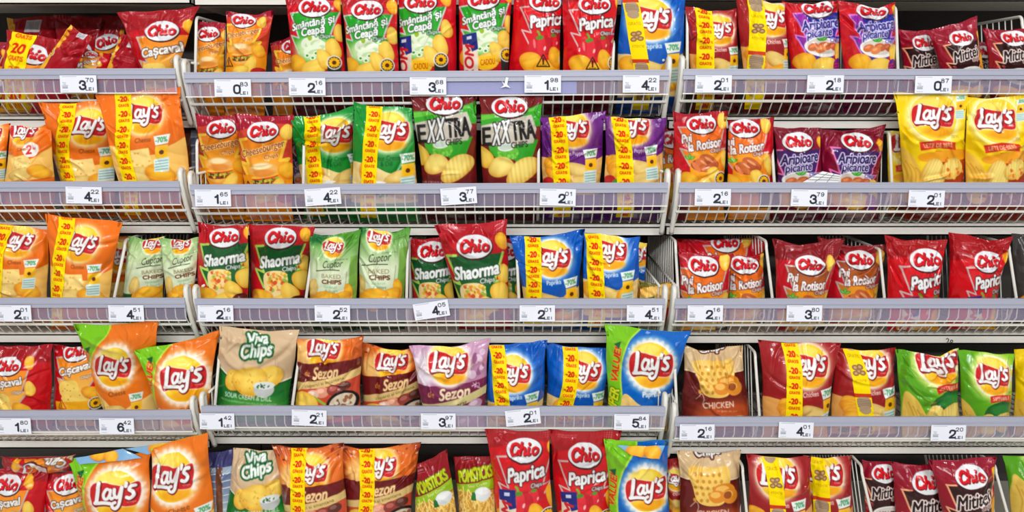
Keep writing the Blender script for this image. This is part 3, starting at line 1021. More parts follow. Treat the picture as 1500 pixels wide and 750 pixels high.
def d_season():
    c = Ink((150, 52, 26))
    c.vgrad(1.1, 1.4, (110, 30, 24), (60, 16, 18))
    c.ell(0, 0, 0.62, 0.42, (226, 110, 34), soft=0.6)
    c.ell(-0.3, 0.1, 0.2, 0.2, (244, 190, 110), soft=0.8)
    c.specks(70, -0.6, 0.6, -0.5, -0.12, 0.01, 0.035, [(110, 24, 20), (222, 120, 60), (240, 200, 160), (150, 40, 28)])
    wave_logo(c, (250, 206, 120), True, 0.82)
    c.poly([(-0.8, 0.24), (-0.2, 0.22), (0.3, 0.18), (0.8, 0.12), (0.8, 0.5), (-0.8, 0.62)], (108, 22, 26))
    c.text('de', -0.24, 0.36, 0.11, 0.09, (236, 160, 70), 0.004, 5, 0.25)
    c.text('Sezon', 0.06, 0.34, 0.44, 0.17, (246, 206, 150), 0.010, 6, 0.25, (110, 50, 20), 0.01)
    c.poly([(-0.8, 0.6), (-0.4, 0.52), (0.1, 0.43), (0.5, 0.32), (0.8, 0.24), (0.8, 0.36), (0.5, 0.44), (0.1, 0.55), (-0.4, 0.63), (-0.8, 0.7)], (222, 190, 120))
    c.text('ciuperci si smantana', 0.03, 0.505, 0.66, 0.06, (110, 80, 40), 0.002, 13)
    c.poly([(-0.8, 0.7), (-0.4, 0.63), (0.1, 0.55), (0.5, 0.44), (0.8, 0.36), (0.8, 1.1), (-0.8, 1.1)], (206, 74, 50))
    for (x, y, a, col) in ((0.0, 0.64, 0.12, (226, 150, 120)), (0.2, 0.6, 0.12, (150, 60, 50)), (0.36, 0.55, 0.1, (96, 50, 40)), (-0.15, 0.68, 0.1, (236, 190, 170))):
        c.ell(x, y, a, a * 0.7, col, 10)
        c.ell(x - .02, y - .02, a * .5, a * .3, tuple(min(255, v + 40) for v in col), 10)
    c.line([(-0.12, 0.72), (0.12, 0.86)], 0.04, (150, 180, 60))
    c.chip(-0.28, 0.86, 0.24, 0.2, -25, 0)
    c.chip(-0.05, 0.96, 0.26, 0.1, -12, 0)
    c.ell(0.32, 0.82, 0.26, 0.19, (30, 24, 24), 20)
    c.ell(0.32, 0.81, 0.21, 0.14, (222, 206, 180), 20)
    c.specks(16, 0.18, 0.46, 0.72, 0.9, 0.02, 0.045, [(150, 90, 50), (240, 230, 210), (110, 60, 36)])
    return c


def d_mauve():
    c = Ink((186, 132, 168))
    c.ell(0, -0.3, 0.7, 0.3, (206, 160, 190), soft=0.8)
    c.specks(14, 0.3, 0.55, -0.2, 0.2, 0.03, 0.07, [(150, 90, 130), (226, 200, 220)])
    c.ell(-0.4, 0.1, 0.2, 0.25, (228, 214, 224), soft=0.7)
    c.vgrad(1.1, 1.4, (120, 60, 90), (70, 26, 50))
    c.poly([(-0.8, 0.3), (-0.3, 0.34), (0.3, 0.3), (0.8, 0.22), (0.8, 0.7), (-0.8, 0.8)], (118, 34, 74))
    wave_logo(c, (244, 232, 220), True, 0.95)
    c.text('de', -0.28, 0.46, 0.12, 0.1, (238, 170, 80), 0.005, 5, 0.25)
    c.text('Sezon', 0.08, 0.44, 0.5, 0.17, (246, 220, 190), 0.010, 6, 0.25, (110, 50, 40), 0.01)
    sketch(c, 0.42, 0.36, 0.08, (236, 210, 226), np.random.RandomState(3))
    c.poly([(-0.8, 0.64), (-0.35, 0.62), (0.1, 0.54), (0.5, 0.4), (0.8, 0.3), (0.8, 0.42), (0.5, 0.52), (0.1, 0.66), (-0.35, 0.76), (-0.8, 0.78)], (212, 200, 138))
    c.text('iaurt cu marar', 0.0, 0.65, 0.54, 0.07, (80, 60, 30), 0.004, 14)
    for (x, y) in ((0.1, 0.8), (0.25, 0.72), (0.38, 0.64), (-0.05, 0.85), (0.42, 0.8), (0.2, 0.88)):
        c.ell(x, y, 0.11, 0.08, (204, 160, 190), 20)
        c.ell(x - .02, y - .02, 0.06, 0.035, (232, 206, 224), 20)
    c.chip(-0.2, 1.0, 0.3, 0.12, 5, 0)
    return c


def d_super(kind):
    base = (234, 116, 22) if kind == 'cheese' else (4, 98, 190)
    c = Ink((122, 196, 24))
    m = Ink((0, 0, 0))
    edge = smooth_path([(-0.05, -0.7), (-0.14, -0.5), (-0.32, -0.3), (-0.42, -0.08), (-0.455, 0.15), (-0.45, 0.4), (-0.42, 0.7), (-0.40, 1.0), (-0.38, 1.7)])
    m.poly(list(map(tuple, edge)) + [(0.9, 1.7), (0.9, -0.7)], (255, 255, 255))
    c.line(list(map(tuple, edge)), 0.05, (176, 220, 60))
    c.put(m.a[..., 0] / 255.0, base)
    c.ell(0.0, 0.02, 0.42, 0.41, (252, 246, 236) if kind != 'cheese' else (253, 230, 196), alpha=0.5, soft=0.25)
    for k in range(24):
        a = k * math.pi / 12
        c.ell(0.355 * math.cos(a), 0.02 + 0.345 * math.sin(a), 0.045, 0.03, (250, 240, 226), -math.degrees(a), 0.5, 0.8)
    wave_logo(c, (255, 248, 238), big_glow=0.96)
    mm = Ink((0, 0, 0))
    mm.poly([(-0.46, 0.5), (-0.2, 0.56), (0.02, 0.74), (0.2, 0.7), (0.4, 0.6), (0.9, 0.5), (0.9, 1.8), (-0.4, 1.8)], (255, 255, 255), True)
    c.put(mm.a[..., 0] / 255.0, (246, 206, 120))
    if kind == 'cheese':
        c.chip(-0.1, 0.76, 0.3, 0.1, 10, 2)
        c.text('Cheese', 0.06, 0.44, 0.3, 0.08, (120, 60, 20), 0.004, 10)
    else:
        c.ell(-0.12, 0.66, 0.1, 0.05, (30, 80, 40))
        c.ell(0.06, 0.72, 0.08, 0.04, (40, 90, 40))
        c.chip(0.15, 0.84, 0.3, 0.12, 14, 2)
        c.text('Paprika', 0.0, 0.43, 0.28, 0.1, WHITE, 0.008, 2)
    c.chip(-0.1, 0.95, 0.3, 0.14, -10, 2)
    oil_label(c, 0.36, 0.52, 0.85)
    c.text('VALUE!', -0.53, 0.02, 0.5, 0.095, (214, 40, 26), 0.008, 82, 0.2, (250, 200, 60), 0.006)
    c.text('SUPER', -0.59, 0.56, 0.46, 0.13, (226, 226, 30), 0.010, 80, 0.2, (60, 120, 20), 0.012)
    c.poly([(-0.56, -0.27), (-0.45, -0.3), (-0.48, -0.2)], (14, 90, 50))
    return c


# --- the beige pair
def plain_logo(c, col, dx=0.0, dy=0.0):
    for s, x, y, w, h in (('Viva', 0.0, -0.085, 0.28, 0.15), ('Chips', 0.0, 0.08, 0.42, 0.2)):
        c.text(s, x + dx, y + dy, w, h, (236, 238, 232), 0.012, 8, 0.1, col, 0.024)


def d_viva_dill():
    c = Ink((214, 184, 146))
    m = [(-0.8, 0.22), (-0.49, 0.28), (-0.3, 0.38), (0.1, 0.46), (0.45, 0.40), (0.8, 0.26), (0.8, 1.8), (-0.8, 1.8)]
    c.poly(m, (20, 112, 42))
    c.line(m[:6], 0.022, (232, 232, 206), True)
    c.line([(x, y + 0.02) for x, y in m[:6]], 0.014, (12, 70, 30), True)
    c.ell(0, 0.75, 0.4, 0.16, (60, 150, 50), soft=0.9)
    c.vgrad(0.95, 1.2, (14, 84, 34), (10, 50, 24))
    for (x, y, a, b, r) in ((0.15, 0.38, 0.22, 0.14, 10), (-0.25, 0.42, 0.14, 0.13, -10), (-0.05, 0.42, 0.24, 0.17, 5)):
        c.chip(x, y, a, b, r, 0)
    c.specks(30, -0.3, 0.25, 0.32, 0.55, 0.006, 0.016, [(226, 170, 60), (214, 150, 50)])
    c.ell(0.14, 0.52, 0.13, 0.1, (196, 200, 196))
    c.ell(0.14, 0.47, 0.135, 0.05, (226, 230, 226))
    c.specks(10, 0.06, 0.22, 0.45, 0.5, 0.008, 0.018, [(60, 110, 60), (40, 80, 60)])
    plain_logo(c, (16, 92, 40))
    c.text('SOUR CREAM & DILL', -0.07, 0.62, 0.62, 0.055, WHITE, 0.005, -4)
    c.text('PRODUS EXPANDAT DIN FULGI DE CARTOFI', -0.07, 0.69, 0.74, 0.026, (200, 222, 196), 0.002, -4)
    fine_print(c, -0.3, 0.75, 0.28, ['CU GUST DE SMANTANA', 'SI MARAR, 100 g'], (140, 190, 140), 0.02)
    return c


def d_viva_chicken():
    c = Ink((218, 186, 140))
    c.poly([(-0.8, 0.5), (0.8, 0.5), (0.8, 1.8), (-0.8, 1.8)], (106, 30, 26))
    c.line([(-0.8, 0.49), (0.8, 0.49)], 0.02, (240, 214, 170))
    c.line([(-0.8, 0.515), (0.8, 0.515)], 0.012, (60, 14, 14))
    c.ell(0.2, 1.16, 0.5, 0.22, (190, 78, 30), soft=0.9)
    c.poly([(-0.34, 0.32), (0.1, 0.30), (0.32, 0.3), (0.34, 0.6), (0.2, 0.86), (-0.16, 0.85), (-0.28, 0.6)], (244, 200, 96), True)
    for i in range(5):
        for j in range(5):
            c.ell(-0.24 + 0.1 * i + 0.03 * (j % 2), 0.4 + 0.1 * j, 0.026, 0.03, (206, 144, 44))
    for (x, y, a, b) in ((0.24, 0.66, 0.2, 0.13), (0.12, 0.74, 0.14, 0.1), (0.34, 0.74, 0.14, 0.12)):
        c.ell(x, y, a, b, (226, 140, 40))
        c.ell(x - 0.03, y - 0.03, a * 0.6, b * 0.5, (248, 190, 90))
    c.ell(0.3, 0.72, 0.07, 0.06, (160, 80, 30))
    plain_logo(c, (84, 30, 22))
    c.text('CHICKEN', 0.06, 1.0, 0.5, 0.095, (240, 220, 200), 0.006, 3)
    c.text('cu gust de pui', 0.2, 1.1, 0.34, 0.04, (230, 190, 160), 0.003, -3)
    c.ell(0.42, 1.22, 0.1, 0.035, (206, 200, 60), -8)
    c.line([(-0.3, 0.92), (-0.22, 0.83), (-0.18, 0.9), (-0.2, 1.0)], 0.01, (226, 190, 170), True)
    return c


def d_sticks():
    c = Ink((146, 18, 28))
    c.poly([(-0.36, -0.36), (-0.1, -0.4), (-0.08, -0.26), (-0.34, -0.22)], (196, 60, 66))
    c.poly([(-0.34, -0.345), (-0.115, -0.38), (-0.095, -0.275), (-0.325, -0.24)], (120, 14, 26))
    c.text('Lorenz', -0.22, -0.31, 0.18, 0.05, (230, 200, 200), 0.003, 7, 0.2)
    c.poly([(-0.7, 0.36), (-0.2, 0.22), (0.5, 0.05), (0.7, 0.0), (0.7, 0.26), (0.3, 0.34), (-0.3, 0.44), (-0.7, 0.56)], (150, 190, 30), True)
    c.poly([(-0.8, 0.6), (-0.3, 0.42), (0.4, 0.34), (0.8, 0.3), (0.8, 1.8), (-0.8, 1.8)], (200, 146, 60))
    r = np.random.RandomState(11)
    for k in range(230):
        x, y, a = r.uniform(-.6, .6), r.uniform(0.45, 1.5), r.uniform(0.4, 2.6)
        L = r.uniform(0.08, 0.16)
        c.line([(x - L * math.cos(a), y - L * math.sin(a)), (x + L * math.cos(a), y + L * math.sin(a))], 0.026, [(244, 206, 104), (236, 186, 76), (250, 222, 140), (214, 156, 60)][k % 4])
    c.ell(0.2, 0.42, 0.2, 0.16, (224, 228, 226))
    c.ell(0.2, 0.36, 0.17, 0.07, (240, 242, 240))
    for k in range(6):
        c.line([(-0.06 + .02 * k, 0.56), (-0.04 + .012 * k, 0.4 + .02 * (k % 3))], 0.025, (20, 110, 50))
    c.text('POMSTICKS', 0.0, 0.0, 0.82, 0.25, (196, 206, 24), 0.014, 14, 0.1, (84, 110, 16), 0.014)
    c.text('Sour Cream', 0.06, 0.22, 0.46, 0.07, (232, 240, 190), 0.003, 12, 0.1)
    c.ell(0.0, 0.98, 0.25, 0.08, (130, 190, 40), 10)
    c.ell(0.0, 0.98, 0.18, 0.05, (226, 236, 220), 10)
    return c


def d_flap(a, b):
    """Plain back of a bag with two stripes of chips."""
    c = Ink(a)
    c.chip(-0.1, 0.2, 0.2, 0.15, 10, 1)
    c.chip(0.2, 0.25, 0.18, 0.14, -10, 1)
    c.poly([(-0.8, 0.5), (0.8, 0.35), (0.8, 1.8), (-0.8, 1.8)], b)
    return c


def d_back():
    """Red bag seen from its back: yellow edge with chips, bar code patch."""
    c = Ink((170, 20, 34))
    c.poly([(-0.8, -0.7), (-0.34, -0.7), (-0.3, 1.7), (-0.8, 1.7)], (240, 180, 40))
    for y in (-0.3, -0.05, 0.2, 0.5):
        c.chip(-0.38, y, 0.13, 0.12, 20, 1)
    c.sunflower(-0.4, 0.85, 0.1)
    c.poly([(0.0, -0.5), (0.36, -0.5), (0.36, -0.2), (0.0, -0.2)], (214, 216, 220))
    for k in range(9):
        c.line([(0.03 + 0.034 * k, -0.46), (0.03 + 0.034 * k, -0.26)], 0.012, (120, 122, 130))
    fine_print(c, 0.15, 0.1, 0.4, ['INGREDIENTE: CARTOFI,', 'ULEI DE FLOAREA', 'SOARELUI, SARE'], (226, 150, 150), 0.04)
    return c


def d_dark():
    c = Ink((58, 54, 52))
    c.chip(-0.1, 0.75, 0.3, 0.2, 10, 1)
    c.vgrad(1.0, 1.3, (60, 40, 30), (30, 24, 22))
    return c


def d_silver():
    c = Ink((150, 170, 190))
    c.vgrad(0.0, 1.2, (90, 110, 150), (190, 200, 206))
    for k in range(7):
        c.line([(-0.8, 0.1 + 0.2 * k), (0.8, -0.05 + 0.2 * k)], 0.03, (206, 212, 216))
    c.poly([(-0.1, -0.7), (0.1, -0.7), (0.16, 1.8), (-0.02, 1.8)], (110, 66, 44))
    c.poly([(-0.8, -0.7), (0.8, -0.7), (0.8, -0.2), (-0.8, -0.1)], (60, 60, 110))
    return c


def d_burger_small():
    c = Ink((238, 178, 70))
    c.ell(0, 0.2, 0.5, 0.3, (250, 206, 110), soft=0.6)
    c.poly([(-0.8, -0.7), (0.8, -0.7), (0.8, -0.15), (-0.8, -0.1)], (120, 110, 40))
    c.specks(60, -0.7, 0.7, -0.5, -0.1, 0.02, 0.05, [(150, 140, 50), (90, 90, 40)])
    c.poly([(-0.42, 0.22), (-0.05, 0.14), (-0.02, 0.3), (-0.4, 0.38)], (30, 100, 50))
    c.specks(18, 0.0, 0.5, 0.0, 0.4, 0.02, 0.05, [(206, 120, 40), (250, 220, 140), (170, 80, 40)])
    c.poly([(-0.3, 0.75), (0.8, 0.35), (0.8, 0.75), (0.0, 0.95)], (204, 24, 40))
    return c


MAKERS = {
    'cascaval': d_cascaval, 'cheeseburger': d_cheeseburger, 'onion': d_onion, 'onion_gift': lambda: d_onion(True),
    'paprica': d_paprica, 'paprica_gift': lambda: d_paprica(True), 'wings': d_wings, 'wings_dark': lambda: d_wings(True),
    'mititei': d_mititei, 'rotisor': d_rotisor, 'rotisor_brown': lambda: d_rotisor(True), 'extra': d_extra, 'shaorma': d_shaorma,
    'cheese': d_cheese, 'cheese_small': lambda: d_cheese(True), 'green': d_green, 'purple': d_purple, 'blue': d_blue, 'meat': d_meat,
    'beer': d_beer, 'lime': d_lime, 'baked': d_baked, 'baked_pale': lambda: d_baked(True), 'season': d_season, 'mauve': d_mauve,
    'super_cheese': lambda: d_super('cheese'), 'super_paprika': lambda: d_super('paprika'), 'viva_dill': d_viva_dill,
    'viva_chicken': d_viva_chicken, 'sticks': d_sticks, 'back': d_back, 'dark': d_dark, 'silver': d_silver, 'burger': d_burger_small,
    'flap': lambda: d_flap((130, 176, 214), (60, 110, 60)),
}
_INK = {}


def design(k):
    if k not in _INK:
        _INK[k] = MAKERS[k]().finish()
    return _INK[k]


def strip_ink(kind, n):
    """Paper tape: yellow with the offer, or with product pictures."""
    c = Ink((252, 222, 4), -0.5, 0.5, 0.0, float(n), 56)
    r = (214, 34, 22)
    if kind == 'offer':
        for k in range(n):
            c.text('-20', -0.06, k + 0.33, 0.54, 0.36, r, 0.034)
            c.text('%', 0.34, k + 0.42, 0.14, 0.16, r, 0.01)
            c.text('GRATIS', 0.0, k + 0.77, 0.66, 0.18, r, 0.02)
    elif kind == 'big':
        for k in range(n):
            c.text('20', 0.0, k + 0.32, 0.6, 0.42, r, 0.03)
            c.text('GRATIS', 0.0, k + 0.76, 0.66, 0.2, r, 0.018)
    else:
        for k in range(n):
            if k % 4 == 0:
                c.poly([(-0.5, k + 0.05), (0.5, k + 0.05), (0.5, k + 0.3), (-0.5, k + 0.3)], (206, 60, 30))
                c.ell(0, k + 0.66, 0.42, 0.4, (176, 150, 120), pw=3)
                for j in range(5):
                    c.line([(-0.4, k + 0.42 + 0.12 * j), (0.4, k + 0.5 + 0.1 * j)], 0.03, (120, 96, 76))
            elif k % 4 == 1:
                c.ell(0, k + 0.1, 0.36, 0.3, (176, 150, 120))
                c.text('GRATIS', 0.0, k + 0.72, 0.74, 0.2, (196, 150, 10), 0.014)
            elif k % 4 == 2:
                for (x, y) in ((-0.15, 0.4), (0.15, 0.35), (0.0, 0.62), (-0.2, 0.75), (0.22, 0.7)):
                    c.ell(x, k + y, 0.2, 0.16, (150, 110, 70), 20)
                    c.ell(x, k + y, 0.1, 0.07, (200, 160, 110), 20)
            else:
                c.text('ATENTIE', 0.0, k + 0.2, 0.74, 0.16, (196, 150, 10), 0.012)
    return c.finish()

# ------------------------------------------------------------------ materials
M_WIRE = principled('white_coated_wire', (226, 225, 216), 0.35, coat=0.2)
M_SHELF = principled('painted_shelf_metal', (224, 220, 210), 0.5, noise=0.06, scale=14)
M_BACK = principled('shade_toned_back_panel', (62, 57, 53), 0.7)  # white metal panel; the gaps' shadow is put into this dark grey
M_UPRIGHT = principled('upright_metal', (120, 118, 114), 0.5)
M_PROFILE = principled('grey_plastic_profile', (166, 168, 184), 0.3, coat=0.3)
M_FLOOR = principled('shop_floor', (190, 186, 178), 0.35, noise=0.1, scale=4)
M_PACK = principled('white_card', (226, 228, 228), 0.5)
M_INKLINE = principled('black_marker', (24, 22, 24), 0.6)
M_BLUE = principled('blue_paper', (140, 158, 214), 0.5)
M_FILM = print_material('printed_film', 0.28, 0.6, 0.8)
M_TAPE = print_material('printed_paper_tape', 0.5, 0.0)
M_CARD = print_material('printed_card', 0.55, 0.0)


def clear_plastic():
    m = bpy.data.materials.new('milky_clear_plastic')
    m.use_nodes = True
    b = m.node_tree.nodes['Principled BSDF']
    b.inputs['Base Color'].default_value = tuple(srgb((190, 180, 206))) + (1,)
    b.inputs['Roughness'].default_value = 0.22
    b.inputs['Alpha'].default_value = 0.22
    return m


M_CLEAR = clear_plastic()

# ------------------------------------------------------------------ shelving
# rail tops in the photograph: (x at left end, y, x at right end, y)
RAILS = {
    (1, 'a'): (-60, 101, 260, 100), (1, 'b'): (267, 106, 983, 102), (1, 'c'): (998, 101, 1560, 101),
    (2, 'a'): (-60, 266, 266, 265), (2, 'b'): (276, 270, 981, 267), (2, 'c'): (992, 267, 1560, 267),
    (3, 'a'): (-60, 436, 274, 436), (3, 'b'): (283, 437, 977, 437), (3, 'c'): (986, 437, 1560, 437),
    (4, 'a'): (-60, 601, 283, 600), (4, 'b'): (293, 594, 977, 595), (4, 'c'): (986, 610, 1560, 610),
    (5, 'a'): (-60, 770, 290, 770), (5, 'b'): (299, 770, 976, 770), (5, 'c'): (988, 772, 1560, 772),
}
BAY_OF = lambda px: 'a' if px < 279 else ('b' if px < 984 else 'c')
XL, XR = float(P(273, 350, 0.0)[0]), float(P(984, 350, 0.0)[0])
BAY_X = {'a': (-1.72, XL), 'b': (XL, XR), 'c': (XR, 1.74)}


def rail_z(row, bay, x):
    a, b = P(*RAILS[row, bay][:2], 0.0), P(*RAILS[row, bay][2:], 0.0)
    return a[2] + (b[2] - a[2]) * (x - a[0]) / (b[0] - a[0])


floor_me = MB()
floor_me.box(-4, 4, -7.5, 0.8, -0.05, 0.0)
o = link('floor', floor_me.mesh('floor', M_FLOOR))
o['kind'] = 'structure'
M_WALL = principled('shop_paint', (206, 204, 198), 0.7, noise=0.04, scale=3)
for nm, bx in (('ceiling', (-4, 4, -7.5, 0.8, 3.3, 3.36)), ('wall_back', (-4, 4, 0.72, 0.8, 0.0, 3.3))):
    w_ = MB()
    w_.box(*bx)
    o = link(nm, w_.mesh(nm, M_WALL))
    o['kind'] = 'structure'

BAY_WORDS = {'a': 'grey shelving unit holding the orange cheese chips baskets', 'b': 'grey shelving unit behind the wide middle row of baskets',
             'c': 'grey shelving unit holding the yellow beer flavour chips'}
LIP_Y, SH_T, SH_B = 0.112, -0.1035, -0.1245
for bay in 'abc':
    x0, x1 = BAY_X[bay]
    unit = bpy.data.objects.new('shelving_unit', None)
    COL.objects.link(unit)
    unit.location = ((x0 + x1) / 2, 0.56, 0)
    tag(unit, BAY_WORDS[bay], 'shelf', 'supermarket shelving units')
    org = np.array(unit.location)
    b = MB()
    b.box(x0 + 0.002, x1 - 0.002, 0.545, 0.56, 0.02, 1.98)
    link('back_panel', b.mesh('back_panel', M_BACK, origin=org), unit)
    for xe in (x0 + 0.017, x1 - 0.017):
        b = MB()
        b.box(xe - 0.015, xe + 0.015, 0.561, 0.60, 0.0, 2.0)
        link('upright', b.mesh('upright', M_UPRIGHT, origin=org), unit)
    rows = {r: rail_z(r, bay, (max(x0, -0.75) + min(x1, 0.75)) / 2) for r in (1, 2, 3, 4, 5)}
    rows[0] = {'a': float(P(100, 6, LIP_Y)[2]), 'b': float(P(340, 9, LIP_Y)[2]), 'c': float(P(1250, 2, LIP_Y)[2])}[bay] - SH_B
    for r, zt in sorted(rows.items()):
        b = MB()
        # deck with a folded front lip and a small return below
        b.box(x0 + 0.003, x1 - 0.003, LIP_Y, 0.544, zt + SH_T - 0.003, zt + SH_T)
        b.box(x0 + 0.003, x1 - 0.003, LIP_Y, LIP_Y + 0.004, zt + SH_B, zt + SH_T + 0.0055)
        b.box(x0 + 0.003, x1 - 0.003, LIP_Y, LIP_Y + 0.02, zt + SH_B, zt + SH_B + 0.003)
        b.box(x0 + 0.003, x0 + 0.006, LIP_Y, 0.544, zt + SH_B, zt + SH_T)
        b.box(x1 - 0.006, x1 - 0.003, LIP_Y, 0.544, zt + SH_B, zt + SH_T)
        sh = link('shelf', b.mesh('shelf', M_SHELF, origin=org), unit)
        if r == 3 and bay == 'c':
            k = MB()
            def pen(pts):
                k.tube([P(px, py, LIP_Y - 0.0015) - org for px, py in pts], 0.0009, 6)
            pen([(1386, 497), (1388, 495.5), (1390, 497), (1389, 500), (1386, 503), (1391, 502)])
            pen([(1393.5, 498), (1392, 500), (1393.5, 502), (1395.5, 501), (1395.5, 498.5), (1393.5, 498)])
            link('handwritten_mark', k.mesh('handwritten_mark', M_INKLINE), sh)

# ------------------------------------------------------------------ wire baskets
W_TOP, BAND_T, BAND_B = -0.022, -0.021, -0.048
ROD_Y, ROD_Z = 0.036, -0.064
WB_Y, WB_Z = 0.075, -0.0925
BASKETS = {
    (1, 'a'): 'wire basket with the 3.70 tag, holding red and yellow bags', (1, 'b'): 'long wire basket of green onion and red paprica bags under the topmost shelf',
    (1, 'c'): 'wire basket with red chicken, violet wings and dark grill bags', (2, 'a'): 'wire basket of large orange cheese bags with offer tape',
    (2, 'b'): 'long wire basket holding cheeseburger, green dill and purple bags', (2, 'c'): 'wire basket ending with two tall bright yellow bags',
    (3, 'a'): 'wire basket of taped orange bags and pale green baked bags', (3, 'b'): 'long wire basket with dark green shaorma bags and taped blue bags',
    (3, 'c'): 'wire basket of orange chicken bags and two red paprica bags', (4, 'a'): 'wire basket with the 6.42 tag and two green-orange bags',
    (4, 'b'): 'long wire basket with beige-green, brown, mauve and blue bags', (4, 'c'): 'wire basket with the 4.01 tag and lime green bags',
}
for (row, bay), words in BASKETS.items():
    xa, ya, xb, yb = RAILS[row, bay]
    A, B = P(xa, ya, 0.0), P(xb, yb, 0.0)
    if bay == 'a':
        A = A + (B - A) * ((BAY_X['a'][0] + 0.012 - A[0]) / (B[0] - A[0]))
    if bay == 'c':
        B = A + (B - A) * ((BAY_X['c'][1] - 0.012 - A[0]) / (B[0] - A[0]))
    org = np.array([(A[0] + B[0]) / 2, 0.3, (A[2] + B[2]) / 2 + WB_Z])
    bk = bpy.data.objects.new('wire_basket', None)
    COL.objects.link(bk)
    bk.location = org
    tag(bk, words, 'basket', 'white wire baskets')

    def Q(x, y, dz):
        return np.array([x, y, A[2] + (B[2] - A[2]) * (x - A[0]) / (B[0] - A[0]) + dz]) - org

    def skew(mb, x0, x1, y0, y1, z0, z1):
        b = len(mb.v)
        for x in (x0, x1):
            for y in (y0, y1):
                for z in (z0, z1):
                    mb.v.append(tuple(Q(x, y, z)))
        for q in ((0, 1, 3, 2), (4, 6, 7, 5), (0, 4, 5, 1), (2, 3, 7, 6), (0, 2, 6, 4), (1, 5, 7, 3)):
            mb.f.append(tuple(b + i for i in q))

    x0, x1 = A[0] + 0.004, B[0] - 0.004
    m = MB()
    skew(m, x0, x1, -0.004, 0.003, BAND_T + 0.010, 0.0)
    skew(m, x0, x1, -0.0025, 0.003, BAND_T, BAND_T + 0.010)
    skew(m, x0, x1, -0.0052, -0.004, BAND_T + 0.0085, BAND_T + 0.0105)
    skew(m, x0, x1, -0.0048, -0.004, -0.003, -0.0005)
    link('rail_profile', m.mesh('rail_profile', M_PROFILE), bk)
    m = MB()
    skew(m, x0, x1, 0.004, 0.0052, BAND_B, BAND_T + 0.004)
    link('clear_label_strip', m.mesh('clear_label_strip', M_CLEAR), bk)
    m = MB()
    skew(m, x0, x1, 0.0012, 0.0060, BAND_B - 0.0022, BAND_B)
    link('strip_edge', m.mesh('strip_edge', M_WIRE), bk)
    # wires of the sloping front and of the floor
    m = MB()
    n = max(2, int(round((x1 - x0) / 0.0208)))
    for i in range(n + 1):
        x = x0 + 0.006 + (x1 - x0 - 0.012) * i / n
        m.tube([Q(x, 0.012, W_TOP + 0.012), Q(x, 0.015, BAND_B + 0.004), Q(x, ROD_Y + 0.002, ROD_Z), Q(x, WB_Y - 0.004, WB_Z + 0.003), Q(x, WB_Y + 0.008, WB_Z), Q(x, 0.50, WB_Z)], 0.00145, 6)
    link('wire_front', m.mesh('wire_front', M_WIRE, True), bk)
    m = MB()
    m.tube([Q(x0, ROD_Y - 0.002, ROD_Z), Q(x1, ROD_Y - 0.002, ROD_Z)], 0.0031, 10)
    m.tube([Q(x0, 0.012, -0.006), Q(x1, 0.012, -0.006)], 0.0026, 8)
    for yy in (0.2, 0.35, 0.498):
        m.tube([Q(x0, yy, WB_Z - 0.003), Q(x1, yy, WB_Z - 0.003)], 0.0016, 8)
    link('cross_rod', m.mesh('cross_rod', M_WIRE, True), bk)
    # thick hooked end frames, with the thin side wires behind them
    for xe, s in ((x0, 1), (x1, -1)):
        m = MB()
        xr = xe - s * 0.001
        top = arc((xr, 0.012, 0.012), 0.011, math.pi, 0, 9, (0, 1, 0), (0, 0, 1))
        pts = [Q(xr, 0.083, -0.116), Q(xr, 0.076, -0.108), Q(xr, 0.030, -0.05), Q(xr, 0.004, -0.004)] + [Q(p[0], p[1], p[2]) for p in top[1:]] + [Q(xr, 0.028, -0.012), Q(xr, 0.05, -0.045), Q(xr, 0.1, -0.084)]
        m.tube(pts, 0.0052, 12)
        link('end_hook', m.mesh('end_hook', M_WIRE, True), bk)
        m = MB()
        xs = xe + s * 0.007
        m.tube([Q(xs, 0.03, 0.02), Q(xs, 0.48, 0.02)], 0.0026, 8)
        for k in range(14):
            yy = 0.05 + 0.033 * k
            m.tube([Q(xs, yy, 0.02), Q(xs, yy, WB_Z if yy > WB_Y else -0.03)], 0.0014, 6)
        link('side_grid', m.mesh('side_grid', M_WIRE, True), bk)
    if (row, bay) == (1, 'b'):
        m = MB()
        xa2, xb2 = P(648, 120, 0)[0], P(845, 120, 0)[0]
        skew(m, xa2, xb2, 0.0056, 0.0064, BAND_B + 0.001, BAND_T)
        link('paper_insert', m.mesh('paper_insert', M_BLUE), bk)
        m = MB()
        pts = [(735, 118), (739, 123), (741, 113), (745, 114), (743, 124), (748, 129), (741, 127), (733, 129), (738, 125)]
        b0 = len(m.v)
        for yy in (-0.0052, -0.0040):
            for p in pts:
                w = P(p[0], p[1], 0.0)
                m.v.append(tuple(np.array([w[0], yy, w[2]]) - org))
        kk = len(pts)
        m.f.append(tuple(range(kk)))
        m.f.append(tuple(reversed(range(kk, 2 * kk))))
        for i in range(kk):
            m.f.append((i, i + kk, (i + 1) % kk + kk, (i + 1) % kk))
        link('torn_sticker', m.mesh('torn_sticker', M_PACK), bk)

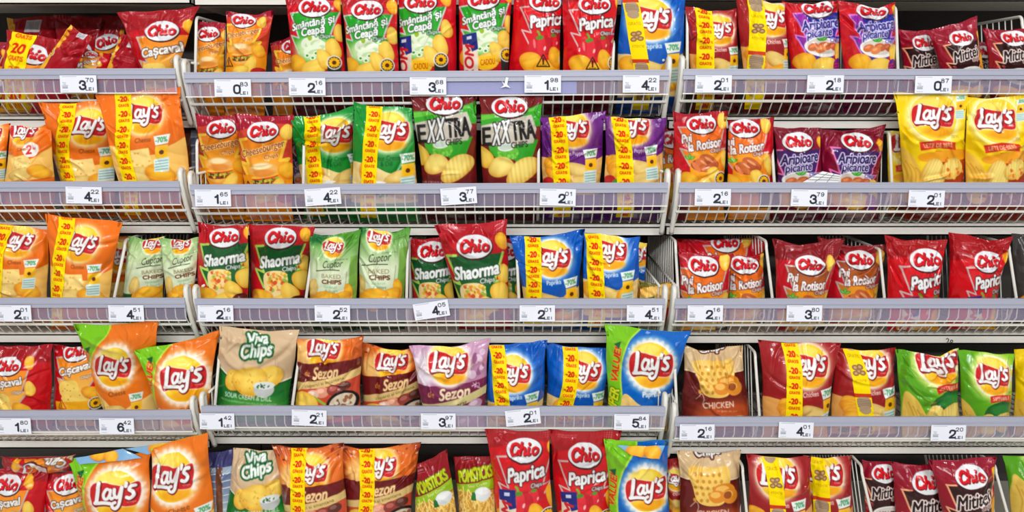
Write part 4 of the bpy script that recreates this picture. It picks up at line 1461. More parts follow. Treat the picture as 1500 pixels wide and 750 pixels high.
# ------------------------------------------------------------------ dividers
# (row, x top, y top, x at rail, words)
DIVIDERS = [
    (1, 287, 25, 284, 'beside the small burger bag under the topmost shelf'), (1, 899, 60, 898, 'between the last red paprica bag and a taped blue bag'),
    (1, 1007, 16, 1008, 'next to the narrow red chicken bag with offer tape'), (1, 1313, 10, 1318, 'between violet wings bag and dark red grill bags'),
    (1, 1498, 24, 1512, 'behind the last dark grill bag, top bent over'),
    (2, 288, 205, 287, 'beside the first burger bag of the second shelf'), (2, 445, 200, 443, 'between burger bag and green dill bag'),
    (2, 789, 190, 789, 'between the green-maroon bag and a purple bag'), (2, 1132, 215, 1136, 'between roast chicken bag and dark violet wings bag'),
    (2, 1304, 190, 1309, 'just before the first tall yellow bag'),
    (3, 182, 350, 165, 'between the taped orange bag and pale baked bags'), (3, 458, 352, 447, 'between the shaorma bag and a green baked bag'),
    (3, 597, 345, 595, 'between the green baked bag and a shadowed shaorma bag'), (3, 757, 360, 760, 'between the shaorma bag and the first taped blue bag'),
    (3, 990, 350, 995, 'before the two small roast chicken bags'), (3, 1123, 352, 1133, 'between the small and the large roast chicken bags'),
    (3, 1290, 366, 1298, 'between the brown-orange bag and red paprica bag'), (3, 1479, 358, 1492, 'between red paprica bag and black bag'),
    (4, 320, 520, 313, 'between the green-orange cheese bag and beige-green bag'), (4, 437, 510, 427, 'between the beige-green bag and a brown mushroom bag'),
    (4, 989, 535, 993, 'before the beige-brown chicken bag'), (4, 1107, 512, 1114, 'after the beige-brown chicken bag, standing open'),
    (5, 1089, 667, 1097, 'between the beige-brown bag and a red taped bag'), (5, 1264, 664, 1283, 'in front of the half-hidden grill bag'),
    (5, 1461, 664, 1484, 'between the last grill bag and the lime bag'),
]
for row, xt, yt, xb, words in DIVIDERS:
    bay = BAY_OF(xb)
    yr = RAILS[row, bay][1]
    top, bot = P(xt, yt, 0.05), P(xb, yr, 0.03)
    if row > 1:
        top[2] = min(top[2], rail_z(row - 1, bay, bot[0]) + SH_B - 0.005)
    zf = rail_z(row, bay, bot[0]) + WB_Z + 0.006
    foot = bot + (bot - top) * 0.2
    foot = np.array([foot[0], 0.09, zf])
    org = np.array([bot[0], 0.25, zf - 0.002])
    d = bpy.data.objects.new('wire_divider', None)
    COL.objects.link(d)
    d.location = org
    tag(d, 'white wire divider ' + words, 'divider', 'wire dividers in the baskets')
    back_x = (top[0] + foot[0]) / 2
    rt = 0.014
    m = MB()
    pts = [foot, bot + (0, 0.01, 0), top + (0, 0, -rt)]
    pts += [top + (0, rt * (1 - math.cos(a)), -rt + rt * math.sin(a)) for a in np.linspace(0.3, math.pi / 2, 5)]
    pts += [np.array([top[0], 0.47, top[2]]), np.array([top[0], 0.485, top[2] - 0.02]), np.array([foot[0], 0.485, zf])]
    m.tube([p - org for p in pts], 0.0032, 10)
    link('divider_frame', m.mesh('divider_frame', M_WIRE, True), d)
    m = MB()
    for k in range(1, 15):
        yy = 0.07 + 0.028 * k
        m.tube([np.array([top[0], yy, top[2]]) - org, np.array([foot[0], yy, zf]) - org], 0.0014, 6)
    link('divider_wires', m.mesh('divider_wires', M_WIRE, True), d)

# ------------------------------------------------------------------ crisp bags
def sstep(t):
    t = np.clip(t, 0, 1)
    return t * t * (3 - 2 * t)


class Bag:
    """A pillow bag: flat crimped seals, swollen belly, creased film."""

    def __init__(self, quad, row, layer=0, seed=0, base=None, puff=1.0, crease=1.0, lean=1.0):
        self.q = [float(v) for v in quad]
        self.rng = np.random.RandomState(seed + 5)
        self.layer = layer
        q = self.q
        bay = BAY_OF((q[4] + q[6]) / 2 if q[4] > -50 else 0)
        self.dy = 0.036 * layer + 0.010 * (seed % 2)
        self.yref = 0.05 + self.dy
        xm = P((q[4] + q[6]) / 2, (q[5] + q[7]) / 2, self.yref)[0]
        self.zb = rail_z(row, bay, xm) + WB_Z + 0.004
        self.rail = (q[5] + q[7]) / 2
        self.base = row_of(self.zb, 0.095 + self.dy) if base is None else base
        wpx = 0.5 * (abs(q[2] - q[0]) + abs(q[6] - q[4]))
        self.wpx = wpx
        self.W = wpx * 0.00142
        top = (q[1] + q[3]) / 2
        self.hpx = self.base - top
        self.H = self.hpx * 0.00142
        self.th = puff * min(0.032, 0.26 * self.W)
        self.lean = lean
        ztop = P(xm, top, self.yref)[2] if False else P(0.0, top, self.yref)[2]
        above = rail_z(row - 1, bay, xm) + WB_Z if row > 1 else 9.0
        self.tall = ztop > above - 0.004
        self.vo = float(np.clip((ztop - above + 0.012) / max(ztop - self.zb, 0.05), 0.03, 0.3)) if self.tall else 0.0
        r = self.rng
        # creases: (x, y, angle, length, width, depth) in metres on the film
        self.cr = []
        W, H = self.W, self.H
        for k in range(int(9 + 5 * crease)):
            side = k % 4
            if side < 2:      # fans from the top seal
                x, y, a = r.uniform(0.05, 0.95) * W, 0.02 * H, math.pi / 2 + r.uniform(-0.6, 0.6)
                L = r.uniform(0.15, 0.45) * H
            elif side == 2:   # corners
                lft = r.rand() < 0.5
                x, y = (0.02 * W if lft else 0.98 * W), r.uniform(0.02, 0.35) * H
                a = (r.uniform(0.2, 1.0) if lft else math.pi - r.uniform(0.2, 1.0))
                L = r.uniform(0.3, 0.7) * W
            else:             # anywhere
                x, y, a = r.uniform(0.1, 0.9) * W, r.uniform(0.2, 0.8) * H, r.uniform(0, math.pi)
                L = r.uniform(0.2, 0.5) * W
            self.cr.append((x, y, a, L, r.uniform(0.0022, 0.0065), crease * r.uniform(0.0012, 0.0044) * (1 if r.rand() < 0.6 else -1)))
        self.wv = [(r.uniform(14, 60), r.uniform(0, math.pi), r.uniform(0, 6.28), r.uniform(0.3, 1.0)) for _ in range(6)]
        self.ph = r.uniform(0, 6.28, 8)
        self.crease = crease

    def edges(self, v):
        q = self.q
        top_l, top_r = q[1], q[3]
        pl = top_l + (self.base - top_l) * v
        pr = top_r + (self.base - top_r) * v
        def side(xt, yt, xb, yb, p):
            sl = (xb - xt) / max(yb - yt, 1.0)
            return np.where(p < yb, xt + (p - yt) * sl, xb + (p - yb) * sl * 0.25)
        return side(q[0], q[1], q[4], q[5], pl), pl, side(q[2], q[3], q[6], q[7], pr), pr

    def surf(self, u, v, front=True, lift=0.0):
        lx, ly, rx, ry = self.edges(v)
        ph = self.ph
        gv = sstep((v - 0.9 * self.vo) / 0.30) ** 0.8 * sstep((1 - v) / 0.15) ** 0.8
        pinch = 0.022 * sstep(v / 0.12) * sstep((1 - v) / 0.15) + 0.012 * np.sin(9 * v + ph[0]) * np.sin(math.pi * v)
        uu = 0.5 + (u - 0.5) * (1 - 2 * pinch)
        px = lx + (rx - lx) * uu
        py = ly + (ry - ly) * u
        # the top seal is never quite straight
        dip = 2.6 * np.sin(math.pi * u) * (0.6 + 0.4 * math.sin(ph[1])) + 1.1 * np.sin(7 * u + ph[2]) + 0.5 * np.sin(17 * u + ph[3])
        if self.crease > 1.15:      # the seal sags between two ears
            c0 = 0.5 + 0.22 * math.sin(ph[6])
            py = py + min(9.0, 11 * (self.crease - 1.0)) * min(1.0, self.wpx / 80.0) * np.clip(1 - np.abs(u - c0) / np.where(u < c0, c0, 1 - c0), 0, 1) ** 1.3 * np.exp(-v / 0.09) * (0.35 if self.tall else 1.0)
        py = py + dip * np.exp(-v / 0.10) * min(1.0, self.wpx / 70.0)
        fu = np.clip(1 - np.abs(2 * u - 1) ** 2.3, 0, 1) ** 0.78
        D = self.th * fu * gv
        if self.tall:      # the seal leans out in front of the basket above
            k = 0.004 * min(self.layer, 1)
            t = (v - 0.9 * self.vo) / 0.35
            yc = 0.0165 + k + (self.dy - k) * sstep(t) + 0.04 * sstep(t) + 0.043 * v ** 3
        else:
            yc = self.dy + (0.034 + 0.022 * v + 0.043 * v ** 3) * self.lean + 0.05 * (1 - self.lean)
        yc = yc - (0.002 if self.tall else 0.004) * np.sin(5.5 * u + ph[2]) * np.exp(-v / 0.08) * sstep(u / 0.05) * sstep((1 - u) / 0.05)
        p = P(px, py, yc)
        if not front:
            p[..., 1] = yc + 0.8 * D + 0.0006
            return p
        x, y = u * self.W, v * self.H
        wr = np.zeros_like(u)
        for (cx, cy, a, L, w, d) in self.cr:
            dx, dyy = x - cx, y - cy
            t = dx * math.cos(a) + dyy * math.sin(a)
            n = -dx * math.sin(a) + dyy * math.cos(a) + 0.004 * np.sin(t * 60 + cx * 900)
            tt = np.clip(t / L, 0, 1)
            env = np.where((t > -0.15 * L) & (t < L), np.sin(math.pi * np.clip((t / L + 0.15) / 1.15, 0, 1)) ** 0.7, 0)
            wr += d * env * (np.exp(-(n / w) ** 2) - 0.5 * np.exp(-((n - 2.2 * w) / (1.6 * w)) ** 2))
        low = np.zeros_like(u)
        for (k, a, f, am) in self.wv:
            low += am * np.sin(k * (x * math.cos(a) + y * math.sin(a)) + f)
        ridg = np.abs(np.sin(46 * x + 8 * np.sin(21 * y + ph[4]) + ph[5])) + np.abs(np.sin(38 * y + 6 * np.sin(33 * x + ph[6]) + ph[7]))
        near = 0.45 + (0.3 if self.tall else 0.9) * np.exp(-v / 0.14) + 0.5 * np.abs(2 * u - 1) ** 4
        edge = sstep(u / 0.04) * sstep((1 - u) / 0.04)
        disp = (wr + self.crease * (0.0009 * low * 0.5 + 0.0014 * (ridg - 1.27) * near)) * edge * (0.25 + 0.75 * sstep(v / 0.05))
        seal = np.exp(-v / 0.035)
        crimp = 0.0004 * np.sin(u * self.W * 2 * math.pi / 0.006) * seal * edge
        h = D + disp
        h = 0.5 * (h + np.sqrt(h * h + 0.0008 ** 2))
        p[..., 1] = yc - h - crimp - lift - 0.0006
        return p


SEED = [0]
PRINTS = {}


def bag(key, quad, logo, s, label, group, rot=0.0, layer=0, strip=None, row=1, sx=1.0, base=None, puff=1.0, crease=1.0, dens=1.25, lean=1.0, patch=None, category='chips bag'):
    SEED[0] += 1
    B = Bag(quad, row, layer, SEED[0], base, puff, crease, lean)
    ink = design(key)
    nu = int(np.clip(B.wpx * dens, 16, 150))
    vis = (B.rail - (quad[1] + quad[3]) / 2) / B.hpx
    vis = min(max(vis, 0.2), 0.97)
    n1 = int(max(14, vis * B.hpx * dens))
    n2 = int(max(4, (1 - vis) * B.hpx * dens * 0.6))
    vv = np.concatenate([np.linspace(0, vis, n1, endpoint=False), np.linspace(vis, 1, n2 + 1)])
    uu = np.linspace(0, 1, nu + 1)
    U, V = np.meshgrid(uu, vv)
    pt = B.surf(U, V)
    R, C = V.shape
    lx, ly, rx, ry = B.edges(V)
    gx, gy = lx + (rx - lx) * U, ly + (ry - ly) * U
    a = math.radians(rot)
    dx, dy = gx - logo[0], gy - logo[1]
    ix = (dx * math.cos(a) - dy * math.sin(a)) / (s * sx)
    iy = (dx * math.sin(a) + dy * math.cos(a)) / s
    col = ink.sample(ix.ravel(), iy.ravel())
    idx = np.arange(R * C).reshape(R, C)
    q = np.stack([idx[:-1, :-1], idx[1:, :-1], idx[1:, 1:], idx[:-1, 1:]], axis=-1).reshape(-1, 4)
    # back of the bag shares the side seams
    ub = np.linspace(0, 1, 9)
    Ub, Vb = np.meshgrid(ub[1:-1], vv)
    pb = B.surf(Ub, Vb, False)
    bi = np.empty((R, 9), dtype=int)
    bi[:, 0], bi[:, -1] = idx[:, 0], idx[:, -1]
    bi[:, 1:-1] = R * C + np.arange(R * 7).reshape(R, 7)
    qb = np.stack([bi[:-1, :-1], bi[:-1, 1:], bi[1:, 1:], bi[1:, :-1]], axis=-1).reshape(-1, 4)
    verts = np.concatenate([pt.reshape(-1, 3), pb.reshape(-1, 3)])
    bcol = np.repeat(col.reshape(R, C, 3)[:, :1], 7, axis=1).reshape(-1, 3)
    org = np.array([pt[-1, :, 0].mean(), float(pt[-1, :, 1].mean()), pt[-1, :, 2].min()])
    o = link('chips_bag', np_mesh('chips_bag', verts - org, np.concatenate([q, qb]), np.concatenate([col, bcol]), [M_FILM]), None, org)
    tag(o, label, category, group)
    if strip:
        kind, x0, x1, w = strip[:4]
        bow = strip[4] if len(strip) > 4 else 0.0
        phase = strip[5] if len(strip) > 5 else 0.2
        ns = int(max(8, w * 1.9))
        ms = int(max(12, n1 * 1.5))
        vs = np.concatenate([np.linspace(0.004, vis, ms, endpoint=False), np.linspace(vis, 0.97, 16)])
        ts = np.linspace(-0.5, 0.5, ns + 1)
        T, VS = np.meshgrid(ts, vs)
        l2, yl, r2, yr = B.edges(VS)
        py = (yl + yr) / 2
        ytop = (quad[1] + quad[3]) / 2
        f = np.clip((py - ytop) / max(B.rail - ytop, 1), 0, 1.4)
        cxp = x0 + (x1 - x0) * np.minimum(f, 1.0) + bow * np.sin(math.pi * np.minimum(f, 1.0))
        us = (cxp + T * w - l2) / (r2 - l2)
        ps = B.surf(np.clip(us, 0.002, 0.998), VS, True, 0.0011)
        n = int(math.ceil(B.hpx / (w * 0.92))) + 2
        sk = (kind, n)
        if sk not in PRINTS:
            PRINTS[sk] = strip_ink(kind, n)
        cs = PRINTS[sk].sample(T.ravel(), ((py - ytop) / (w * 0.92) + phase).ravel())
        R2, C2 = VS.shape
        i2 = np.arange(R2 * C2).reshape(R2, C2)
        qs = np.stack([i2[:-1, :-1], i2[1:, :-1], i2[1:, 1:], i2[:-1, 1:]], axis=-1).reshape(-1, 4)
        so = link('offer_tape', np_mesh('offer_tape', ps.reshape(-1, 3) - org, qs, cs, [M_TAPE]), o)
        so['label'] = 'yellow paper tape with red discount print' if kind != 'picture' else 'yellow paper tape with brown snack pictures'
    if patch:
        key2, pq, plogo, ps_ = patch[:4]
        behind = len(patch) > 4
        U2, V2 = np.meshgrid(np.linspace(0, 1, 50), np.linspace(0, 1, 24))
        x = (pq[0] + (pq[2] - pq[0]) * U2) * (1 - V2) + (pq[4] + (pq[6] - pq[4]) * U2) * V2
        y = (pq[1] + (pq[3] - pq[1]) * U2) * (1 - V2) + (pq[5] + (pq[7] - pq[5]) * U2) * V2
        pp = P(x, y, B.yref)
        pp[..., 1] = (0.029 if behind else 0.008 if B.tall else B.dy + 0.026) - 0.004 * V2 - 0.004 * np.sin(math.pi * U2) + 0.001 * np.sin(17 * U2 + 5 * V2)
        cc = design(key2).sample(((x - plogo[0]) / ps_).ravel(), ((y - plogo[1]) / ps_).ravel())
        i2 = np.arange(U2.size).reshape(U2.shape)
        qs = np.stack([i2[:-1, :-1], i2[1:, :-1], i2[1:, 1:], i2[:-1, 1:]], axis=-1).reshape(-1, 4)
        fo = link('folded_top', np_mesh('folded_top', pp.reshape(-1, 3) - org, qs, cc, [M_FILM]), o)
        md = fo.modifiers.new('film_thickness', 'SOLIDIFY')
        md.thickness = 0.0012
        fo['label'] = 'blue folded-over top of the bag'
    return o

G = {
    'cascaval': 'red and orange cheese chips bags', 'cheeseburger': 'orange cheeseburger chips bags', 'onion': 'green sour cream and onion chips bags',
    'onion_gift': 'green sour cream and onion chips bags', 'paprica': 'red paprica chips bags', 'paprica_gift': 'red paprica chips bags with free bar',
    'wings': 'violet and red spicy wings bags', 'wings_dark': 'dark violet spicy wings bags', 'mititei': 'dark red grill chips bags',
    'rotisor': 'red and orange roast chicken bags', 'rotisor_brown': 'brown and orange roast chicken bags', 'extra': 'green and maroon ridged chips bags',
    'shaorma': 'dark green shaorma chips bags', 'cheese': 'orange cheese chips bags', 'cheese_small': 'orange cheese chips bags', 'green': 'green dill chips bags',
    'purple': 'purple pepper chips bags', 'blue': 'blue paprika chips bags', 'meat': 'dark red chicken chips bags', 'beer': 'yellow beer chips bags',
    'lime': 'lime green chips bags', 'baked': 'green baked chips bags', 'baked_pale': 'pale green baked chips bags', 'season': 'brown mushroom chips bags',
    'mauve': 'brown mushroom chips bags', 'super_cheese': 'large green and orange cheese bags', 'super_paprika': 'large green and blue paprika bags',
    'viva_dill': 'beige and green dill snack bags', 'viva_chicken': 'beige and brown chicken snack bags', 'sticks': 'red potato stick bags',
    'back': 'red bags seen from behind', 'dark': None, 'silver': 'silver bags seen from behind', 'burger': None, 'flap': None,
}


def B(row, key, quad, logo, s, label, **k):
    return bag(key, quad, logo, s, label, G[key], row=row, **k)


# ---- topmost shelf in view
B(1, 'back', (10, 26, 82, 22, 14, 100, 88, 100), (40, 60), 62, 'shadowed bag at the back, behind the big 20 tape', layer=8)
B(1, 'cascaval', (78, 20, 150, 26, 84, 100, 146, 100), (120, 70), 70, 'shadowed red-yellow bag behind the tilted bag with a bar code', layer=8, rot=-20)
B(1, 'cascaval', (128, 24, 186, 22, 126, 100, 180, 100), (160, 62), 62, 'shadowed bag at the back, above the tiny dark red bag', layer=8, rot=16)
B(1, 'mititei', (-40, 58, 20, 62, -40, 100, 16, 100), (-14, 78), 50, 'dim bag with a yellow chip cut by the edge of the photo', layer=2)
B(1, 'cascaval', (10, 42, 92, 58, 2, 100, 90, 100), (56, 80), 78, 'slumped red bag under a big yellow 20 tape', rot=-14, layer=1, strip=('big', 37, 30, 36, 0, 0.6))
B(1, 'cascaval', (122, 72, 164, 79, 120, 100, 160, 100), (135, 80), 30, 'tiny dark red bag low between two red-yellow bags', layer=2, dens=1.0)
B(1, 'back', (104, 36, 136, 54, 57, 100, 112, 100), (108, 57), 38, 'red-yellow bag leaning right, bar code patch near its top', rot=-32, crease=1.6)
B(1, 'back', (178, 50, 206, 44, 155, 100, 206, 100), (186, 78), 48, 'dark red bag turned edge-on beside the large cheese bag', rot=-16, layer=1, crease=1.6)
B(1, 'cascaval', (171, 17, 293, 9, 203, 100, 262, 99), (243, 46), 84, 'large red and orange cheese bag with wide flared top, above the hooks', rot=2, crease=1.3)
B(1, 'cheeseburger', (290, 31, 331, 34, 284, 106, 330, 106), (306, 50), 60, 'small burger bag standing half behind another small burger bag', layer=1, rot=2)
B(1, 'cheeseburger', (331, 18, 402, 15, 330, 106, 390, 106), (357, 29), 64, 'small yellow burger bag above the 0.83 tag, front one of its pair', crease=1.5)
B(1, 'cheeseburger', (396, 64, 440, 46, 398, 106, 436, 106), (430, 68), 60, 'sliver of a small burger bag behind the first onion bag', layer=2)
B(1, 'onion', (416, -12, 500, -11, 427, 105, 507, 105), (462, 11), 83, 'green onion bag above the 2.16 tag, next to small burger bags', rot=0)
B(1, 'onion', (497, -12, 584, -11, 509, 105, 585, 105), (539, 15), 83, 'second green onion bag, badge with sunflower, no gift bar', rot=0)
B(1, 'onion_gift', (580, -24, 671, -22, 586, 105, 670, 104), (616, 4), 86, 'green onion bag with gift bar above the 3.68 tag')
B(1, 'onion_gift', (669, -24, 753, -22, 672, 104, 745, 104), (708, 0), 84, 'green onion bag with gift bar touching the first red paprica bag', rot=3)
B(1, 'paprica', (753, -22, 826, -20, 744, 103, 821, 103), (799, 3), 84, 'red paprica bag next to the green onion bags, topmost shelf')
B(1, 'paprica', (822, -22, 908, -20, 823, 103, 898, 102), (870, 7), 84, 'red paprica bag standing beside the big taped blue bag')
B(1, 'blue', (909, -18, 1007, -16, 902, 103, 1001, 102), (951, 27), 100, 'big blue paprika bag with picture tape above the 4.22 tag', strip=('picture', 918, 937, 24, 0, 3.3), rot=1)
B(1, 'silver', (960, 40, 1000, 40, 975, 100, 1004, 100), (980, 60), 60, 'dark blue-silver bag glimpsed between the hooks behind the blue bag', layer=3, dens=0.9)
B(1, 'meat', (1003, 9, 1082, 13, 1010, 101, 1082, 101), (1050, 42), 74, 'narrow dark red chicken bag with offer tape above a 2.01 tag', strip=('offer', 1030, 1030, 25, 0, 0.15), crease=1.4)
B(1, 'meat', (1076, -10, 1150, 4, 1086, 101, 1157, 101), (1128, 26), 84, 'dark red chicken bag with picture tape beside violet wings bags', strip=('picture', 1106, 1102, 24, 2, 0.4), crease=1.3)
B(1, 'wings', (1145, 2, 1228, 0, 1156, 101, 1232, 101), (1196, 11), 82, 'violet wings bag above the 2.18 tag, first of the two', crease=1.5)
B(1, 'wings', (1226, 1, 1311, 3, 1233, 101, 1314, 101), (1276, 14), 80, 'violet wings bag with creased oval logo beside the divider', crease=1.7)
B(1, 'mititei', (1315, 42, 1374, 44, 1321, 101, 1377, 101), (1350, 63), 66, 'dark grill bag right after the divider, overlapped by a taller one', layer=1)
B(1, 'mititei', (1358, 46, 1431, 23, 1376, 101, 1441, 101), (1404, 56), 64, 'tilted dark grill bag above the 0.87 tag', rot=8)
B(1, 'mititei', (1424, 60, 1452, 62, 1428, 101, 1452, 101), (1440, 76), 50, 'dim sliver of grill bag between two bright grill bags', layer=2, dens=0.9)
B(1, 'mititei', (1439, 42, 1512, 43, 1447, 101, 1514, 101), (1481, 56), 66, 'last dark grill bag of the topmost shelf, cut by the photo edge')

# ---- second shelf
B(2, 'cheese', (-44, 186, 16, 181, -44, 265, 8, 265), (-18, 196), 70, 'orange cheese bag cut by the photo edge beside the small one')
B(2, 'cheese_small', (15, 184, 76, 177, 6, 265, 82, 265), (37, 190), 64, 'small orange cheese bag with a white 2 lei circle', rot=7, crease=1.5)
B(2, 'cheese', (56, 150, 168, 147, 86, 265, 171, 265), (134, 184), 84, 'taped orange cheese bag between the 2 lei bag and a bigger one', layer=1, strip=('offer', 101, 108, 24, -7, 0.5), crease=1.3)
B(2, 'cheese', (139, 137, 265, 126, 171, 265, 281, 264), (211, 166), 90, 'largest taped orange cheese bag, tape curving at its foot', rot=3, strip=('offer', 181, 196, 25, -6, 0.9), crease=1.6)
B(2, 'silver', (258, 178, 290, 184, 266, 265, 292, 265), (275, 200), 60, 'silver bag back squeezed between orange cheese and burger bags', layer=3)
B(2, 'cheeseburger', (286, 166, 350, 170, 292, 268, 359, 268), (325, 188), 76, 'orange burger bag above the 1.65 tag beside the hook', layer=1)
B(2, 'cheeseburger', (341, 167, 431, 170, 357, 268, 430, 268), (386, 192), 82, 'orange burger bag with flared top next to green dill bags', rot=4)
B(2, 'wings_dark', (424, 192, 458, 196, 430, 267, 456, 267), (446, 220), 60, 'dark maroon bag in shadow between burger and green dill bags', layer=3, dens=0.9)
B(2, 'green', (419, 172, 520, 155, 442, 268, 519, 267), (493, 195), 84, 'green dill bag with offer tape above a 4.22 tag, smaller of two', layer=1, rot=4, strip=('offer', 457, 465, 24, 0, 0.3), crease=1.8)
B(2, 'green', (518, 149, 604, 157, 513, 267, 614, 267), (571, 190), 92, 'taller green dill bag with tape beside the ridged chips bags', strip=('offer', 549, 541, 24, 0, 0.7), crease=1.4)
B(2, 'extra', (600, 135, 699, 137, 617, 267, 701, 267), (651, 152), 95, 'green-maroon ridged chips bag next to the green dill bags')
B(2, 'extra', (701, 137, 797, 136, 705, 267, 790, 267), (746, 156), 95, 'green-maroon ridged chips bag standing next to a purple bag')
B(2, 'purple', (790, 171, 888, 162, 793, 267, 881, 267), (837, 187), 84, 'purple pepper bag above the 2.01 tag, beside ridged chips', strip=('offer', 816, 822, 25, 0, 0.1), crease=1.5)
B(2, 'purple', (885, 168, 977, 172, 884, 267, 972, 267), (924, 183), 84, 'purple pepper bag with its corner folded under the hook', rot=2, strip=('offer', 907, 914, 25, 0, 0.2), crease=1.8)
B(2, 'rotisor', (962, 186, 1004, 184, 968, 267, 998, 267), (986, 204), 70, 'dark red bag in shadow between purple and roast chicken bags', layer=2, dens=1.0)
B(2, 'rotisor', (985, 164, 1067, 162, 985, 267, 1062, 267), (1027, 181), 78, 'orange roast chicken bag above the 2.16 tag, beside the hook', crease=1.2)
B(2, 'rotisor', (1066, 176, 1134, 170, 1063, 267, 1135, 267), (1089, 187), 76, 'orange roast chicken bag next to the dark violet wings bags')
B(2, 'wings_dark', (1132, 185, 1203, 187, 1139, 267, 1205, 267), (1166, 207), 80, 'dark violet wings bag behind the white pack')
B(2, 'wings_dark', (1199, 188, 1298, 182, 1203, 267, 1288, 267), (1251, 206), 82, 'dark violet wings bag with squashed logo before the divider', rot=-7, crease=1.5)
B(2, 'beer', (1298, 192, 1336, 190, 1300, 267, 1336, 267), (1330, 210), 80, 'yellow bag sliver seen through the divider wires', layer=2, dens=0.9)
B(2, 'beer', (1308, 134, 1419, 131, 1322, 267, 1413, 267), (1367, 168), 100, 'tall yellow beer chips bag above the second shelf 2.01 tag', crease=1.6)
B(2, 'beer', (1413, 141, 1510, 137, 1412, 267, 1506, 267), (1457, 173), 96, 'tall yellow beer chips bag cut by the photo edge', rot=2, crease=1.8)

# ---- third shelf
B(3, 'cheese', (-30, 320, 74, 336, -14, 436, 72, 436), (32, 350), 72, 'orange cheese bag whose tape is cut by the photo edge', layer=1, strip=('offer', 8, -3, 25, 0, 0.5), rot=-4, crease=1.3)
B(3, 'cheese', (66, 313, 180, 325, 74, 436, 162, 436), (124, 354), 78, 'orange cheese bag with straight tape before the slanted divider', rot=-5, strip=('offer', 99, 87, 24, 0, 0.7), crease=1.2)
B(3, 'cheese', (154, 344, 194, 346, 158, 436, 190, 436), (176, 372), 70, 'brownish orange bag in shadow behind the slanted divider', layer=3, dens=0.9)
B(3, 'baked_pale', (188, 346, 243, 347, 178, 436, 241, 436), (225, 355), 64, 'pale green baked bag next to the slanted divider', layer=1, crease=1.4)
B(3, 'baked_pale', (234, 350, 293, 347, 243, 436, 285, 436), (266, 355), 62, 'pale green baked bag beside the hooks and shaorma bag', rot=6, crease=1.4)
B(3, 'shaorma', (290, 326, 365, 330, 287, 437, 366, 437), (330, 346), 80, 'dark green shaorma bag above a 2.16 tag, first of its shelf')
B(3, 'shaorma', (363, 327, 462, 331, 367, 437, 447, 437), (412, 347), 82, 'dark green shaorma bag before the green baked bags', layer=1)
B(3, 'baked', (451, 339, 529, 335, 453, 437, 523, 437), (490, 358), 68, 'green baked bag with folded logo above the 2.52 tag', rot=-5, crease=1.8)
B(3, 'baked', (526, 334, 602, 334, 524, 437, 594, 437), (556, 346), 76, 'green baked bag with smooth logo beside a divider', rot=-2, crease=1.5)
B(3, 'shaorma', (600, 350, 655, 347, 603, 437, 668, 437), (634, 367), 78, 'dim shaorma bag half hidden behind a tilted shaorma bag', layer=2)
B(3, 'shaorma', (636, 330, 743, 322, 669, 437, 748, 437), (695, 359), 92, 'tilted dark green shaorma bag above the 4.05 tag', rot=2, crease=1.2)
B(3, 'shaorma', (722, 350, 762, 346, 728, 437, 764, 437), (737, 367), 76, 'dark sliver of shaorma bag before the taped blue bags', layer=2, dens=1.0)
B(3, 'blue', (746, 346, 857, 336, 765, 437, 850, 437), (808, 374), 86, 'blue paprika bag with tape above a 2.01 tag, third shelf', rot=2, strip=('offer', 780, 780, 24, 0, 0.1), crease=1.2)
B(3, 'blue', (854, 339, 938, 346, 852, 437, 936, 437), (891, 364), 84, 'blue paprika bag beside the empty dark gap', rot=0, strip=('offer', 868, 872, 24, 0, 0.5), crease=1.3)
B(3, 'blue', (922, 352, 948, 356, 926, 437, 944, 437), (935, 370), 60, 'dark blue sliver behind the second taped blue bag', layer=2, dens=0.8)
B(3, 'burger', (936, 412, 984, 414, 936, 437, 986, 437), (958, 424), 52, 'small yellow-red burger bag lying low in the dark gap', layer=1, rot=8, category='snack bag')
B(3, 'rotisor', (990, 350, 1122, 349, 996, 437, 1118, 437), (1062, 354), 74, 'shadowed bag high behind the two small roast chicken bags', layer=4, dens=1.0)
B(3, 'rotisor', (993, 369, 1074, 373, 996, 437, 1067, 437), (1028, 387), 80, 'small roast chicken bag above the 2.16 tag, wider of the pair')
B(3, 'rotisor', (1068, 373, 1119, 369, 1067, 437, 1121, 437), (1089, 386), 74, 'small roast chicken bag squeezed against the divider', layer=1, crease=1.4)
B(3, 'rotisor_brown', (1131, 351, 1238, 349, 1136, 437, 1211, 437), (1181, 385), 78, 'brown-topped roast chicken bag above the 3.80 tag', rot=-6, crease=1.7)
B(3, 'rotisor_brown', (1197, 345, 1302, 357, 1211, 437, 1285, 437), (1255, 377), 78, 'brown-topped roast chicken bag half hidden, beside red paprica', rot=-4, layer=1, crease=1.8)
B(3, 'paprica_gift', (1295, 342, 1388, 350, 1299, 437, 1376, 437), (1352, 378), 92, 'red paprica bag with wide oval, third shelf', crease=1.6)
B(3, 'paprica_gift', (1389, 339, 1484, 346, 1387, 437, 1461, 437), (1439, 380), 86, 'red paprica bag with crumpled oval, beside the black bag', sx=0.85, crease=1.9)
B(3, 'dark', (1481, 342, 1572, 350, 1478, 437, 1568, 437), (1524, 370), 90, 'black chips bag cut by the photo edge', layer=1)

